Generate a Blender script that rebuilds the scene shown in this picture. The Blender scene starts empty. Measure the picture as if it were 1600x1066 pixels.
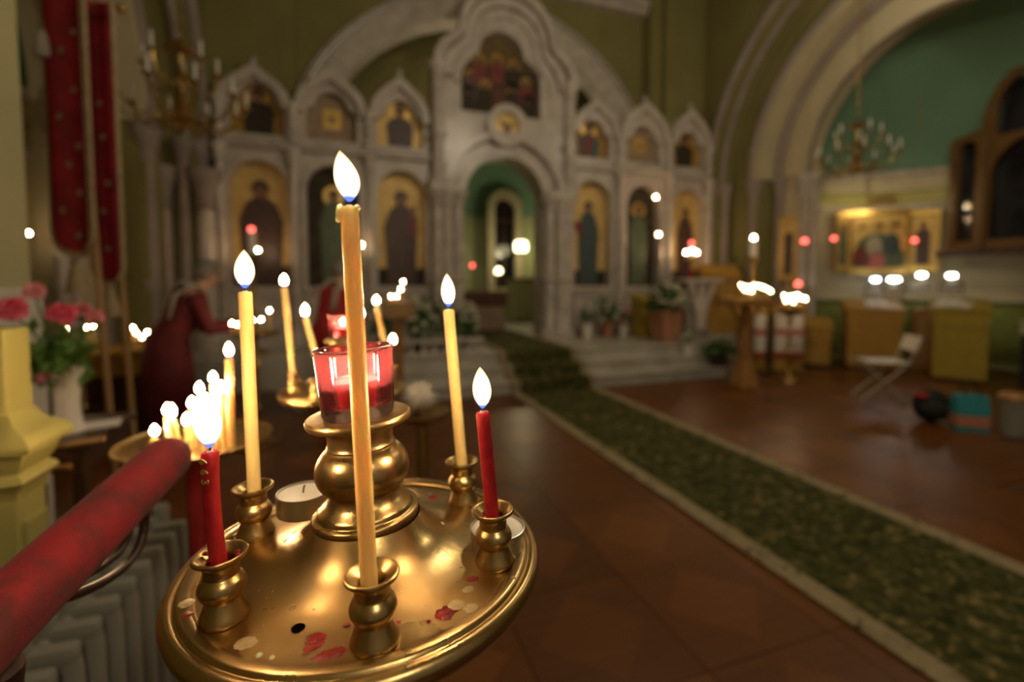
import bpy, bmesh, math, random
from mathutils import Vector, Matrix, geometry
R = math.radians
PI = math.pi
rnd = random.Random(7)
scene = bpy.context.scene
COL = scene.collection

# ------------------------------------------------------------------ camera
FPX, PITCH, YAW, CAMH = 730.0, R(3.0), R(19.0), 1.4      # focal length in px of a 1600x1066 frame
PPY = 444.0 + FPX*math.tan(PITCH)                        # picture row of the optical axis (rising-front lens shift)
cd = bpy.data.cameras.new('camera')
cam = bpy.data.objects.new('camera', cd); COL.objects.link(cam)
cam.location = (0, 0, CAMH)
cam.rotation_euler = (PI/2 - PITCH, 0, -YAW)
cd.sensor_width = 36.0
cd.lens = 36.0*FPX/1600.0
cd.shift_y = -(533.0-PPY)/1600.0
cd.clip_start = 0.02; cd.clip_end = 100
cd.dof.use_dof = True
cd.dof.focus_distance = 0.285
cd.dof.aperture_fstop = 3.1
scene.camera = cam

# ------------------------------------------------------------------ world, exposure
w = bpy.data.worlds.new('dim_church_air'); scene.world = w; w.use_nodes = True
bg = w.node_tree.nodes['Background']
bg.inputs[0].default_value = (1.0, 0.80, 0.55, 1); bg.inputs[1].default_value = 0.15
vs = scene.view_settings
vs.view_transform = 'Standard'; vs.look = 'None'; vs.gamma = 1.0; vs.use_curve_mapping = False
vs.exposure = 0.0
scene.cycles.sample_clamp_indirect = 4.0
scene.cycles.max_bounces = 8
scene.cycles.transparent_max_bounces = 16

def lamp(name, loc, power, col, radius=0.1, parent=None):
    ld = bpy.data.lights.new(name, 'POINT'); ld.energy = power; ld.color = col; ld.shadow_soft_size = radius
    o = bpy.data.objects.new(name, ld); COL.objects.link(o); o.location = loc
    if parent: o.parent = parent
    return o
# fill lamps added out of view to light the nave and right apse
lamp('nave_fill', (2.6, 3.2, 4.9), 155, (1.0, 0.83, 0.58), 0.25)
lamp('nave_fill', (6.2, 3.0, 5.2), 75, (1.0, 0.85, 0.60), 0.25)
lamp('nave_fill', (0.9, -3.2, 4.6), 190, (1.0, 0.83, 0.58), 0.25)
FLAME_S = 280.0

# ------------------------------------------------------------------ pixel geometry (1600x1066 frame -> world)
_c, _s = math.cos(YAW), math.sin(YAW)
RIGHT = Vector((_c, -_s, 0)); FWD = Vector((_s, _c, 0))
def ray(px, py):
    u = (px-800)/FPX; v = -(py-PPY)/FPX
    cp, sp = math.cos(PITCH), math.sin(PITCH)
    return RIGHT*u + FWD*(cp+v*sp) + Vector((0, 0, -sp+v*cp))
CAM = Vector((0, 0, CAMH))
def at(px, py, d): return CAM + ray(px, py)*d
def on_y(px, py, Y): r = ray(px, py); return CAM + r*(Y/r.y)
def on_x(px, py, X): r = ray(px, py); return CAM + r*(X/r.x)
def on_z(px, py, Z): r = ray(px, py); return CAM + r*((Z-CAMH)/r.z)
def rise(base, px, py):
    """point above `base` (leaning only sideways) that is seen at the pixel"""
    r = ray(px, py); b = Vector(base)-CAM
    t = b.dot(FWD)/r.dot(FWD)
    return CAM + r*t

# ------------------------------------------------------------------ mesh helpers
def join(*parts):
    V, F = [], []
    for v, f in parts:
        n = len(V); V += [tuple(p) for p in v]; F += [tuple(i+n for i in q) for q in f]
    return V, F
def xf(vf, loc=(0,0,0), rz=0, rx=0, ry=0, sc=1):
    m = Matrix.Translation(loc) @ Matrix.Rotation(rz, 4, 'Z') @ Matrix.Rotation(ry, 4, 'Y') @ Matrix.Rotation(rx, 4, 'X')
    S = Vector(sc) if hasattr(sc, '__len__') else Vector((sc, sc, sc))
    return [tuple(m @ Vector((p[0]*S.x, p[1]*S.y, p[2]*S.z))) for p in vf[0]], vf[1]
def box(x0, x1, y0, y1, z0, z1, bev=0.0):
    if bev <= 0:
        V = [(x0,y0,z0),(x1,y0,z0),(x1,y1,z0),(x0,y1,z0),(x0,y0,z1),(x1,y0,z1),(x1,y1,z1),(x0,y1,z1)]
        return V, [(0,3,2,1),(4,5,6,7),(0,1,5,4),(1,2,6,5),(2,3,7,6),(3,0,4,7)]
    bm = bmesh.new(); bmesh.ops.create_cube(bm, size=1)
    for v in bm.verts:
        v.co = Vector(((x0+x1)/2+v.co.x*(x1-x0), (y0+y1)/2+v.co.y*(y1-y0), (z0+z1)/2+v.co.z*(z1-z0)))
    bmesh.ops.bevel(bm, geom=bm.edges[:], offset=bev, segments=2, affect='EDGES', profile=0.5)
    bm.verts.index_update()
    out = [tuple(v.co) for v in bm.verts], [tuple(v.index for v in f.verts) for f in bm.faces]
    bm.free(); return out
def lathe(prof, seg=32, a0=0.0, a1=2*PI):
    full = abs(a1-a0-2*PI) < 1e-6
    n = seg if full else seg+1
    V, F, rows = [], [], []
    for r, z in prof:
        if r < 1e-6:
            rows.append([len(V)]); V.append((0, 0, z))
        else:
            row = []
            for k in range(n):
                a = a0+(a1-a0)*k/seg
                row.append(len(V)); V.append((r*math.cos(a), r*math.sin(a), z))
            rows.append(row)
    for A, B in zip(rows, rows[1:]):
        m = seg
        for k in range(m):
            k2 = (k+1) % n
            if len(A) == 1 and len(B) == 1: continue
            if len(A) == 1: F.append((A[0], B[k2], B[k]))
            elif len(B) == 1: F.append((A[k], A[k2], B[0]))
            else: F.append((A[k], A[k2], B[k2], B[k]))
    return V, F
def tube(pts, rad, seg=10, cap=True, flat=1.0):
    pts = [Vector(p) for p in pts]; n = len(pts)
    rads = rad if hasattr(rad, '__len__') else [rad]*n
    V, F = [], []
    up = None
    for i, p in enumerate(pts):
        t = (pts[min(i+1, n-1)]-pts[max(i-1, 0)]).normalized()
        if up is None:
            up = Vector((0,0,1)) if abs(t.z) < 0.9 else Vector((1,0,0))
        a = t.cross(up).normalized(); b = a.cross(t).normalized(); up = b
        for k in range(seg):
            q = 2*PI*k/seg
            V.append(tuple(p + a*(math.cos(q)*rads[i]) + b*(math.sin(q)*rads[i]*flat)))
    for i in range(n-1):
        for k in range(seg):
            k2 = (k+1) % seg
            F.append((i*seg+k, i*seg+k2, (i+1)*seg+k2, (i+1)*seg+k))
    if cap:
        F.append(tuple(range(seg-1, -1, -1))); F.append(tuple(range((n-1)*seg, n*seg)))
    return V, F
def ring_loft(rings, cap=True):
    n = len(rings[0]); V = [p for r in rings for p in r]; F = []
    for i in range(len(rings)-1):
        for k in range(n):
            k2 = (k+1) % n
            F.append((i*n+k, i*n+k2, (i+1)*n+k2, (i+1)*n+k))
    if cap:
        F.append(tuple(range(n-1, -1, -1))); F.append(tuple(range((len(rings)-1)*n, len(rings)*n)))
    return V, F
def extrude(outer, holes, d0, d1, plane='xz'):
    """2-D outline (with holes) given thickness; plane 'xz' -> depth along y, 'yz' -> depth along x, 'xy' -> depth along z"""
    loops = [outer]+list(holes)
    flat = [p for l in loops for p in l]
    tris = geometry.tessellate_polygon([[Vector((p[0], p[1], 0)) for p in l] for l in loops])
    n = len(flat)
    def m(p, d):
        return (p[0], d, p[1]) if plane == 'xz' else ((d, p[0], p[1]) if plane == 'yz' else (p[0], p[1], d))
    V = [m(p, d0) for p in flat]+[m(p, d1) for p in flat]
    F = [tuple(t) for t in tris]+[tuple(i+n for i in reversed(t)) for t in tris]
    o = 0
    for l in loops:
        k = len(l)
        for i in range(k):
            j = (i+1) % k
            F.append((o+i, o+j, n+o+j, n+o+i))
        o += k
    return V, F
def arc(cx, cz, r, a0, a1, n=20, rz=None):
    rz = r if rz is None else rz
    return [(cx+r*math.cos(R(a0+(a1-a0)*k/n)), cz+rz*math.sin(R(a0+(a1-a0)*k/n))) for k in range(n+1)]
def arch_shape(x0, x1, zb, zt, n=18):
    r = (x1-x0)/2; cx = (x0+x1)/2
    return [(x0, zb), (x1, zb)] + arc(cx, zt-r, r, 0, 180, n)
def bez(p0, p1, p2, p3, n):
    out = []
    for k in range(n+1):
        t = k/n; u = 1-t
        out.append(tuple(u**3*a+3*u*u*t*b+3*u*t*t*c+t**3*d for a, b, c, d in zip(p0, p1, p2, p3)))
    return out
def keel(x0, x1, zs, za, n=12):
    """ogee gable from (x1,zs) over the apex to (x0,zs)"""
    xc = (x0+x1)/2; w = (x1-x0)/2; h = za-zs
    right = bez((x1, zs), (x1+0.02*w, zs+0.62*h), (xc+0.30*w, zs+0.74*h), (xc, za), n)
    left = [(2*xc-p[0], p[1]) for p in reversed(right[:-1])]
    return right+left
def keel_shape(x0, x1, zb, zs, za): return [(x0, zb), (x1, zb)] + keel(x0, x1, zs, za)
def trefoil(x0, x1, zb, zt, k=0.62, n=8):
    xc = (x0+x1)/2; w = (x1-x0)/2; h = zt-zb
    zs = zb+0.50*h; wi = w*k; zl = zt-wi*0.95
    pts = [(x0, zb), (x1, zb), (x1, zs)]
    pts += bez((x1, zs), (x1, zs+0.16*h), (xc+wi*1.05, zs+0.16*h), (xc+wi, max(zl, zs+0.2*h)), n)[1:]
    zl = max(zl, zs+0.2*h)
    top = arc(xc, zl, wi, 0, 180, 2*n, rz=zt-zl)
    pts += top[1:-1]
    pts += [(2*xc-p[0], p[1]) for p in reversed(bez((x1, zs), (x1, zs+0.16*h), (xc+wi*1.05, zs+0.16*h), (xc+wi, zl), n))]
    return pts
def blob(rx, ry, h, n=20, jit=0.12, spikes=0, seed=0):
    q = random.Random(seed); V = [(0, 0, h)]; F = []
    rads = [1+q.uniform(-jit, jit) for _ in range(n)]
    for _ in range(spikes): rads[q.randrange(n)] += q.uniform(0.15, 0.4)
    for ring, (f, z) in enumerate(((0.75, h*0.9), (1.0, 0.0))):
        for k in range(n):
            a = 2*PI*k/n; f2 = f*(rads[k] if ring else 1+(rads[k]-1)*0.4)
            V.append((rx*f2*math.cos(a), ry*f2*math.sin(a), z))
    for k in range(n):
        k2 = (k+1) % n
        F.append((0, 1+k, 1+k2)); F.append((1+k, 1+n+k, 1+n+k2, 1+k2))
    return V, F
def ball(rx, ry, rz, seg=14, rings=8, loc=(0,0,0)):
    V, F = lathe([(math.sin(PI*i/rings), -math.cos(PI*i/rings)) for i in range(rings+1)], seg)
    return [(loc[0]+p[0]*rx, loc[1]+p[1]*ry, loc[2]+p[2]*rz) for p in V], F

def obj(name, vf, mat, parent=None, smooth=False, world=False, loc=None, rz=0, label=None):
    if isinstance(vf, bpy.types.Mesh): me = vf
    else:
        me = bpy.data.meshes.new(name); me.from_pydata([tuple(p) for p in vf[0]], [], [tuple(f) for f in vf[1]]); me.update()
        bm = bmesh.new(); bm.from_mesh(me)
        bmesh.ops.recalc_face_normals(bm, faces=bm.faces[:])
        bm.to_mesh(me); bm.free()
        me.materials.append(mat)
        if smooth:
            for p in me.polygons: p.use_smooth = True
            if smooth != 'all':
                try: me.set_sharp_from_angle(angle=R(38))
                except Exception: pass
    o = bpy.data.objects.new(name, me); COL.objects.link(o)
    if parent is not None:
        o.parent = parent
        if world: o.matrix_parent_inverse = parent_world(parent).inverted()
    if loc is not None: o.location = loc
    if rz: o.rotation_euler[2] = rz
    if label: o['label'] = label
    return o
def parent_world(p):
    m = Matrix.LocRotScale(p.location, p.rotation_euler, p.scale)
    if p.parent: m = parent_world(p.parent) @ p.matrix_parent_inverse @ m
    return m
def tag(o, label, cat, group=None):
    o['label'] = label; o['category'] = cat
    if group: o['group'] = group
    return o
def thing(name, label, cat, loc=(0,0,0), rz=0, group=None):
    o = bpy.data.objects.new(name, None); COL.objects.link(o); o.empty_display_size = 0.05
    o.location = loc; o.rotation_euler = (0, 0, rz)
    return tag(o, label, cat, group)
def struct(name, vf, mat, smooth=False, parent=None, label=None):
    o = obj(name, vf, mat, parent, smooth)
    if parent is None: o['kind'] = 'structure'
    if label: o['label'] = label
    return o
def dup(root, loc, rz=0, label=None, group=None, scale=None):
    r = root.copy(); COL.objects.link(r); r.location = loc; r.rotation_euler = (0, 0, rz)
    if scale: r.scale = scale
    if label: r['label'] = label
    if group: r['group'] = group
    for ch in list(root.children):
        c = ch.copy(); COL.objects.link(c); c.parent = r
        for g in list(ch.children):
            d = g.copy(); COL.objects.link(d); d.parent = c
    return r

# ------------------------------------------------------------------ materials
def mat(name, col, rough=0.6, metal=0.0, col2=None, scale=8.0, bump=0.0, bscale=None, spec=None, detail=4, stretch=None,
        trans=0.0, sss=0.0, sss_r=(1, .4, .15), sss_s=0.01, emit=None, rough2=None, coat=0.0, lo=0.35, hi=0.65):
    m = bpy.data.materials.new(name); m.use_nodes = True
    nt = m.node_tree; b = nt.nodes['Principled BSDF']
    b.inputs['Base Color'].default_value = (*col, 1); b.inputs['Roughness'].default_value = rough
    b.inputs['Metallic'].default_value = metal
    if spec is not None: b.inputs['Specular IOR Level'].default_value = spec
    if trans: b.inputs['Transmission Weight'].default_value = trans
    if coat: b.inputs['Coat Weight'].default_value = coat; b.inputs['Coat Roughness'].default_value = 0.15
    if sss:
        b.inputs['Subsurface Weight'].default_value = sss; b.inputs['Subsurface Radius'].default_value = sss_r
        b.inputs['Subsurface Scale'].default_value = sss_s
    if emit: b.inputs['Emission Color'].default_value = (*emit[0], 1); b.inputs['Emission Strength'].default_value = emit[1]
    if col2 is not None or bump or rough2 is not None:
        tc = nt.nodes.new('ShaderNodeTexCoord'); mp = nt.nodes.new('ShaderNodeMapping')
        nt.links.new(tc.outputs['Object'], mp.inputs['Vector'])
        if stretch: mp.inputs['Scale'].default_value = stretch
        nz = nt.nodes.new('ShaderNodeTexNoise'); nz.inputs['Scale'].default_value = scale; nz.inputs['Detail'].default_value = detail
        nt.links.new(mp.outputs[0], nz.inputs['Vector'])
        if col2 is not None:
            cr = nt.nodes.new('ShaderNodeValToRGB')
            cr.color_ramp.elements[0].position = lo; cr.color_ramp.elements[1].position = hi
            cr.color_ramp.elements[0].color = (*col, 1); cr.color_ramp.elements[1].color = (*col2, 1)
            nt.links.new(nz.outputs['Fac'], cr.inputs['Fac']); nt.links.new(cr.outputs[0], b.inputs['Base Color'])
        if rough2 is not None:
            mr = nt.nodes.new('ShaderNodeMapRange'); mr.inputs['From Min'].default_value = 0.3; mr.inputs['From Max'].default_value = 0.7
            mr.inputs['To Min'].default_value = rough; mr.inputs['To Max'].default_value = rough2
            nt.links.new(nz.outputs['Fac'], mr.inputs['Value']); nt.links.new(mr.outputs[0], b.inputs['Roughness'])
        if bump:
            n2 = nz
            if bscale:
                n2 = nt.nodes.new('ShaderNodeTexNoise'); n2.inputs['Scale'].default_value = bscale; n2.inputs['Detail'].default_value = 3
                nt.links.new(mp.outputs[0], n2.inputs['Vector'])
            bp = nt.nodes.new('ShaderNodeBump'); bp.inputs['Strength'].default_value = bump; bp.inputs['Distance'].default_value = 0.01
            nt.links.new(n2.outputs['Fac'], bp.inputs['Height']); nt.links.new(bp.outputs[0], b.inputs['Normal'])
    return m
def flame_mat(name, s, envelope=False):
    """candle flame: blue foot, yellow-white body; brightness runs along the flame's own height (local z 0..1 of its bounding box)"""
    m = bpy.data.materials.new(name); m.use_nodes = True; nt = m.node_tree; nt.nodes.clear()
    out = nt.nodes.new('ShaderNodeOutputMaterial'); tc = nt.nodes.new('ShaderNodeTexCoord'); sp = nt.nodes.new('ShaderNodeSeparateXYZ')
    nt.links.new(tc.outputs['Generated'], sp.inputs[0])
    cr = nt.nodes.new('ShaderNodeValToRGB'); e = cr.color_ramp.elements
    e[0].position = 0.0; e[0].color = (0.05, 0.10, 0.6, 1)
    e[1].position = 1.0; e[1].color = (1.0, 0.62, 0.25, 1)
    for p, c in ((0.09, (0.10, 0.16, 0.75)), (0.16, (0.50, 0.48, 0.78)), (0.25, (1.0, 0.68, 0.4)), (0.6, (1.0, 0.68, 0.34))):
        q = e.new(p); q.color = (*c, 1)
    st = nt.nodes.new('ShaderNodeValToRGB'); f = st.color_ramp.elements
    f[0].position = 0.0; f[0].color = (0.015, 0.015, 0.015, 1); f[1].position = 1.0; f[1].color = (0.5, 0.5, 0.5, 1)
    for p, v in ((0.08, 0.006), (0.15, 0.014), (0.24, 0.25), (0.42, 1.0), (0.75, 1.0)):
        q = f.new(p); q.color = (v, v, v, 1)
    for n in (cr, st): nt.links.new(sp.outputs['Z'], n.inputs['Fac'])
    mu = nt.nodes.new('ShaderNodeMath'); mu.operation = 'MULTIPLY'; mu.inputs[1].default_value = s
    nt.links.new(st.outputs[0], mu.inputs[0])
    em = nt.nodes.new('ShaderNodeEmission'); nt.links.new(cr.outputs[0], em.inputs[0]); nt.links.new(mu.outputs[0], em.inputs[1])
    if envelope:
        tr = nt.nodes.new('ShaderNodeBsdfTransparent'); ad = nt.nodes.new('ShaderNodeAddShader')
        nt.links.new(em.outputs[0], ad.inputs[0]); nt.links.new(tr.outputs[0], ad.inputs[1]); nt.links.new(ad.outputs[0], out.inputs[0])
    else: nt.links.new(em.outputs[0], out.inputs[0])
    return m
def glow_mat(name, col, s):
    m = bpy.data.materials.new(name); m.use_nodes = True; nt = m.node_tree; nt.nodes.clear()
    out = nt.nodes.new('ShaderNodeOutputMaterial'); em = nt.nodes.new('ShaderNodeEmission')
    em.inputs[0].default_value = (*col, 1); em.inputs[1].default_value = s; nt.links.new(em.outputs[0], out.inputs[0]); return m
def glass_mat(name, col, trl=0.3, gl=0.12, rough=0.03):
    """coloured votive glass: tinted see-through + a little inner glow + gloss"""
    m = bpy.data.materials.new(name); m.use_nodes = True; nt = m.node_tree; nt.nodes.clear()
    out = nt.nodes.new('ShaderNodeOutputMaterial'); N = nt.nodes.new
    tr = N('ShaderNodeBsdfTransparent'); tr.inputs[0].default_value = (*col, 1)
    tl = N('ShaderNodeBsdfTranslucent'); tl.inputs[0].default_value = (*col, 1)
    gs = N('ShaderNodeBsdfGlossy'); gs.inputs['Roughness'].default_value = rough; gs.inputs[0].default_value = (1, 1, 1, 1)
    m1 = N('ShaderNodeMixShader'); m1.inputs[0].default_value = trl
    nt.links.new(tr.outputs[0], m1.inputs[1]); nt.links.new(tl.outputs[0], m1.inputs[2])
    fr = N('ShaderNodeFresnel'); fr.inputs[0].default_value = 1.5
    m2 = N('ShaderNodeMixShader'); nt.links.new(fr.outputs[0], m2.inputs[0])
    nt.links.new(m1.outputs[0], m2.inputs[1]); nt.links.new(gs.outputs[0], m2.inputs[2]); nt.links.new(m2.outputs[0], out.inputs[0])
    return m

M = {}
M['brass'] = mat('aged_brass', (0.54, 0.375, 0.165), 0.24, 1.0, col2=(0.42, 0.275, 0.105), scale=22, bump=0.02, bscale=160, rough2=0.40)
M['brass_dull'] = mat('dull_brass', (0.50, 0.34, 0.12), 0.34, 1.0, col2=(0.36, 0.23, 0.08), scale=9)
M['wax'] = mat('beeswax', (1.0, 0.64, 0.27), 0.36, sss=0.75, sss_r=(1.0, 0.6, 0.3), sss_s=0.016, spec=0.4)
M['wax_red'] = mat('red_wax', (0.50, 0.012, 0.02), 0.5, col2=(0.36, 0.006, 0.012), scale=130, sss=0.3, sss_r=(1.0, 0.06, 0.04), sss_s=0.005, bump=0.08, bscale=400)
M['wax_pale'] = mat('pale_melted_wax', (1.0, 0.78, 0.42), 0.3, sss=0.8, sss_r=(1, .6, .25), sss_s=0.006)
M['wax_white'] = mat('white_wax', (0.86, 0.82, 0.74), 0.45, sss=0.4, sss_r=(1, .8, .6), sss_s=0.005)
M['alu'] = mat('thin_aluminium', (0.75, 0.72, 0.68), 0.35, 1.0)
M['wick'] = mat('burnt_wick', (0.05, 0.03, 0.02), 0.9)
M['flame'] = flame_mat('flame', FLAME_S)
M['flame_env'] = flame_mat('flame_envelope', 1.6, True)
M['drip_red'] = mat('spilled_red_wax', (0.34, 0.006, 0.005), 0.3, col2=(0.18, 0.004, 0.005), scale=260, bump=0.2, bscale=300)
M['drip_pale'] = mat('spilled_pale_wax', (0.62, 0.48, 0.25), 0.4, col2=(0.48, 0.34, 0.15), scale=200)
M['black'] = mat('dark_hole', (0.004, 0.003, 0.002), 0.9, spec=0.0)
M['gold_digit'] = mat('gold_embossing', (0.75, 0.45, 0.2), 0.35, 0.7)
M['red_glass'] = glass_mat('red_votive_glass', (0.97, 0.42, 0.48), 0.14)
M['clear_glass'] = glass_mat('clear_glass', (0.97, 0.88, 0.86), 0.30)
M['red_velvet'] = mat('red_velvet', (0.27, 0.005, 0.012), 0.8, col2=(0.10, 0.010, 0.010), scale=30, bump=0.08, bscale=500, lo=0.4, hi=0.68)
M['red_velvet'].node_tree.nodes['Principled BSDF'].inputs['Sheen Weight'].default_value = 0.05
M['iron'] = mat('dark_wrought_iron', (0.055, 0.03, 0.024), 0.45, 0.5)
M['marble'] = mat('white_marble', (0.56, 0.50, 0.45), 0.30, col2=(0.42, 0.37, 0.34), scale=5, detail=8)
M['marble_polish'] = mat('polished_marble', (0.56, 0.50, 0.45), 0.16, col2=(0.42, 0.37, 0.34), scale=5, detail=8)
M['marble_dk'] = mat('grey_marble', (0.34, 0.30, 0.27), 0.28, col2=(0.26, 0.22, 0.20), scale=7, detail=8)
M['marble_step'] = mat('marble_step', (0.50, 0.46, 0.40), 0.42, col2=(0.38, 0.35, 0.30), scale=3, detail=6)
M['olive'] = mat('olive_plaster', (0.225, 0.20, 0.07), 0.85, col2=(0.19, 0.17, 0.058), scale=1.2)
M['cream'] = mat('cream_plaster', (0.52, 0.45, 0.30), 0.85, col2=(0.46, 0.40, 0.26), scale=1.5)
M['mauve'] = mat('mauve_stone', (0.30, 0.25, 0.22), 0.7, col2=(0.25, 0.20, 0.18), scale=3)
M['teal'] = mat('teal_plaster', (0.17, 0.30, 0.20), 0.9, col2=(0.15, 0.265, 0.175), scale=1.0)
M['green_dado'] = mat('green_paint', (0.33, 0.38, 0.10), 0.5, col2=(0.28, 0.33, 0.085), scale=2)
M['green_desk'] = mat('yellow_green_paint', (0.42, 0.38, 0.12), 0.42, col2=(0.37, 0.33, 0.10), scale=4)
M['pier'] = mat('pale_green_plaster', (0.50, 0.46, 0.25), 0.7, col2=(0.44, 0.41, 0.22), scale=2)
M['wood'] = mat('golden_oak', (0.40, 0.20, 0.06), 0.4, col2=(0.29, 0.135, 0.037), scale=5, stretch=(6, 6, 0.7))
M['wood_win'] = mat('window_oak', (0.17, 0.085, 0.016), 0.45, col2=(0.12, 0.058, 0.010), scale=5, stretch=(6, 6, 0.7))
M['wood_dk'] = mat('dark_wood', (0.075, 0.032, 0.016), 0.35, col2=(0.05, 0.02, 0.01), scale=5, stretch=(6, 6, 0.7))
M['wood_lt'] = mat('pine_wood', (0.42, 0.25, 0.10), 0.5, col2=(0.34, 0.19, 0.07), scale=6, stretch=(5, 5, 0.6))
M['gold'] = mat('gold_leaf', (0.72, 0.50, 0.15), 0.36, 0.85, col2=(0.60, 0.38, 0.10), scale=6)
M['gold_matte'] = mat('gold_ground', (0.72, 0.51, 0.19), 0.5, 0.25, col2=(0.58, 0.39, 0.13), scale=7)
M['icon_dark'] = mat('icon_dark_paint', (0.022, 0.015, 0.010), 0.75, col2=(0.05, 0.034, 0.014), scale=9)
M['icon_sky'] = mat('icon_dim_gold', (0.15, 0.10, 0.028), 0.7, col2=(0.11, 0.07, 0.02), scale=7)
M['sanct_green'] = mat('pale_green_wall', (0.36, 0.38, 0.19), 0.6, col2=(0.31, 0.33, 0.16), scale=2)
M['robe_dk'] = mat('dark_robe_paint', (0.055, 0.03, 0.028), 0.45, col2=(0.09, 0.05, 0.04), scale=14)
M['robe_blue'] = mat('blue_robe_paint', (0.03, 0.06, 0.075), 0.45, col2=(0.05, 0.08, 0.08), scale=14)
M['robe_green'] = mat('green_robe_paint', (0.07, 0.10, 0.06), 0.45, col2=(0.10, 0.13, 0.075), scale=14)
M['robe_red'] = mat('red_robe_paint', (0.20, 0.03, 0.022), 0.45, col2=(0.14, 0.02, 0.02), scale=14)
M['robe_white'] = mat('pale_robe_paint', (0.36, 0.32, 0.24), 0.5)
M['skin_paint'] = mat('icon_flesh_paint', (0.22, 0.11, 0.055), 0.5)
M['gold_cloth'] = mat('gold_brocade', (0.42, 0.24, 0.035), 0.55, col2=(0.34, 0.18, 0.02), scale=26, bump=0.15)
M['yellow_cloth'] = mat('yellow_brocade', (0.40, 0.29, 0.03), 0.55, col2=(0.32, 0.22, 0.02), scale=26, bump=0.15)
M['white_cloth'] = mat('white_linen', (0.68, 0.62, 0.56), 0.8, col2=(0.6, 0.54, 0.48), scale=12)
M['red_cloth'] = mat('red_cloth', (0.42, 0.02, 0.02), 0.75, col2=(0.30, 0.014, 0.014), scale=16)
M['pink_cloth'] = mat('faded_red_embroidery', (0.45, 0.14, 0.13), 0.8)
M['banner_red'] = mat('banner_velvet', (0.30, 0.004, 0.01), 0.75, col2=(0.17, 0.003, 0.006), scale=6)
M['banner_trim'] = mat('tarnished_gold_braid', (0.40, 0.31, 0.17), 0.7, col2=(0.26, 0.19, 0.10), scale=60, bump=0.4)
M['brown_cloth'] = mat('brown_altar_cloth', (0.13, 0.055, 0.03), 0.8, col2=(0.09, 0.035, 0.02), scale=12)
M['rose_cloth'] = mat('pale_rose_brocade', (0.36, 0.25, 0.17), 0.7, col2=(0.28, 0.19, 0.12), scale=10)
M['white_china'] = mat('white_ceramic', (0.80, 0.74, 0.66), 0.25, coat=0.4)
M['terracotta'] = mat('terracotta', (0.42, 0.20, 0.11), 0.7, col2=(0.36, 0.16, 0.09), scale=9)
M['leaf'] = mat('green_leaves', (0.05, 0.13, 0.03), 0.5, col2=(0.09, 0.17, 0.04), scale=20)
M['leaf_lt'] = mat('fresh_green_leaves', (0.13, 0.24, 0.05), 0.5, col2=(0.08, 0.17, 0.03), scale=20)
M['petal_pink'] = mat('deep_pink_petals', (0.86, 0.16, 0.25), 0.55, col2=(0.78, 0.10, 0.18), scale=40, sss=0.2, sss_s=0.005)
M['petal_lt'] = mat('light_pink_petals', (0.90, 0.40, 0.42), 0.55, col2=(0.86, 0.30, 0.34), scale=40, sss=0.2, sss_s=0.005)
M['petal_white'] = mat('white_petals', (0.75, 0.72, 0.60), 0.6)
M['paper'] = mat('white_paper', (0.74, 0.70, 0.64), 0.8)
M['radiator'] = mat('radiator_enamel', (0.27, 0.255, 0.215), 0.5, col2=(0.22, 0.21, 0.175), scale=6)
M['black_cloth'] = mat('black_cloth', (0.012, 0.010, 0.009), 0.8)
M['blackgloss'] = mat('black_lacquer', (0.010, 0.009, 0.009), 0.15)
M['night_glass'] = mat('night_window_glass', (0.008, 0.009, 0.012), 0.08, spec=0.6)
M['teal_bag'] = mat('teal_bag', (0.02, 0.27, 0.30), 0.55)
M['coral_bag'] = mat('coral_print', (0.55, 0.20, 0.13), 0.6)
M['grey_metal'] = mat('grey_enamelled_tube', (0.45, 0.42, 0.36), 0.4, 0.2)
M['skin'] = mat('skin', (0.56, 0.30, 0.20), 0.5, sss=0.15, sss_s=0.01)
M['hair'] = mat('grey_hair', (0.25, 0.22, 0.19), 0.7, col2=(0.16, 0.14, 0.12), scale=40, stretch=(1, 1, 0.2))
M['dress'] = mat('dark_red_dress', (0.17, 0.016, 0.017), 0.8, col2=(0.11, 0.010, 0.012), scale=9)
M['scarf'] = mat('pale_scarf', (0.52, 0.48, 0.40), 0.85, col2=(0.42, 0.38, 0.31), scale=14)
M['jacket'] = mat('black_coat', (0.02, 0.017, 0.016), 0.8)
M['white_bulb'] = mat('white_bulb_candle', (0.62, 0.59, 0.52), 0.4)
M['lamp_warm'] = glow_mat('lit_lamp_shade', (1.0, 0.86, 0.46), 9.0)
M['lamp_cool'] = glow_mat('lit_desk_lamp', (1.0, 0.95, 0.80), 26.0)
M['lamp_blue'] = glow_mat('lit_blue_white_lamp', (0.72, 0.84, 1.0), 18.0)
M['lamp_red'] = glow_mat('lit_red_lampada', (1.0, 0.12, 0.09), 5.0)

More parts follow.
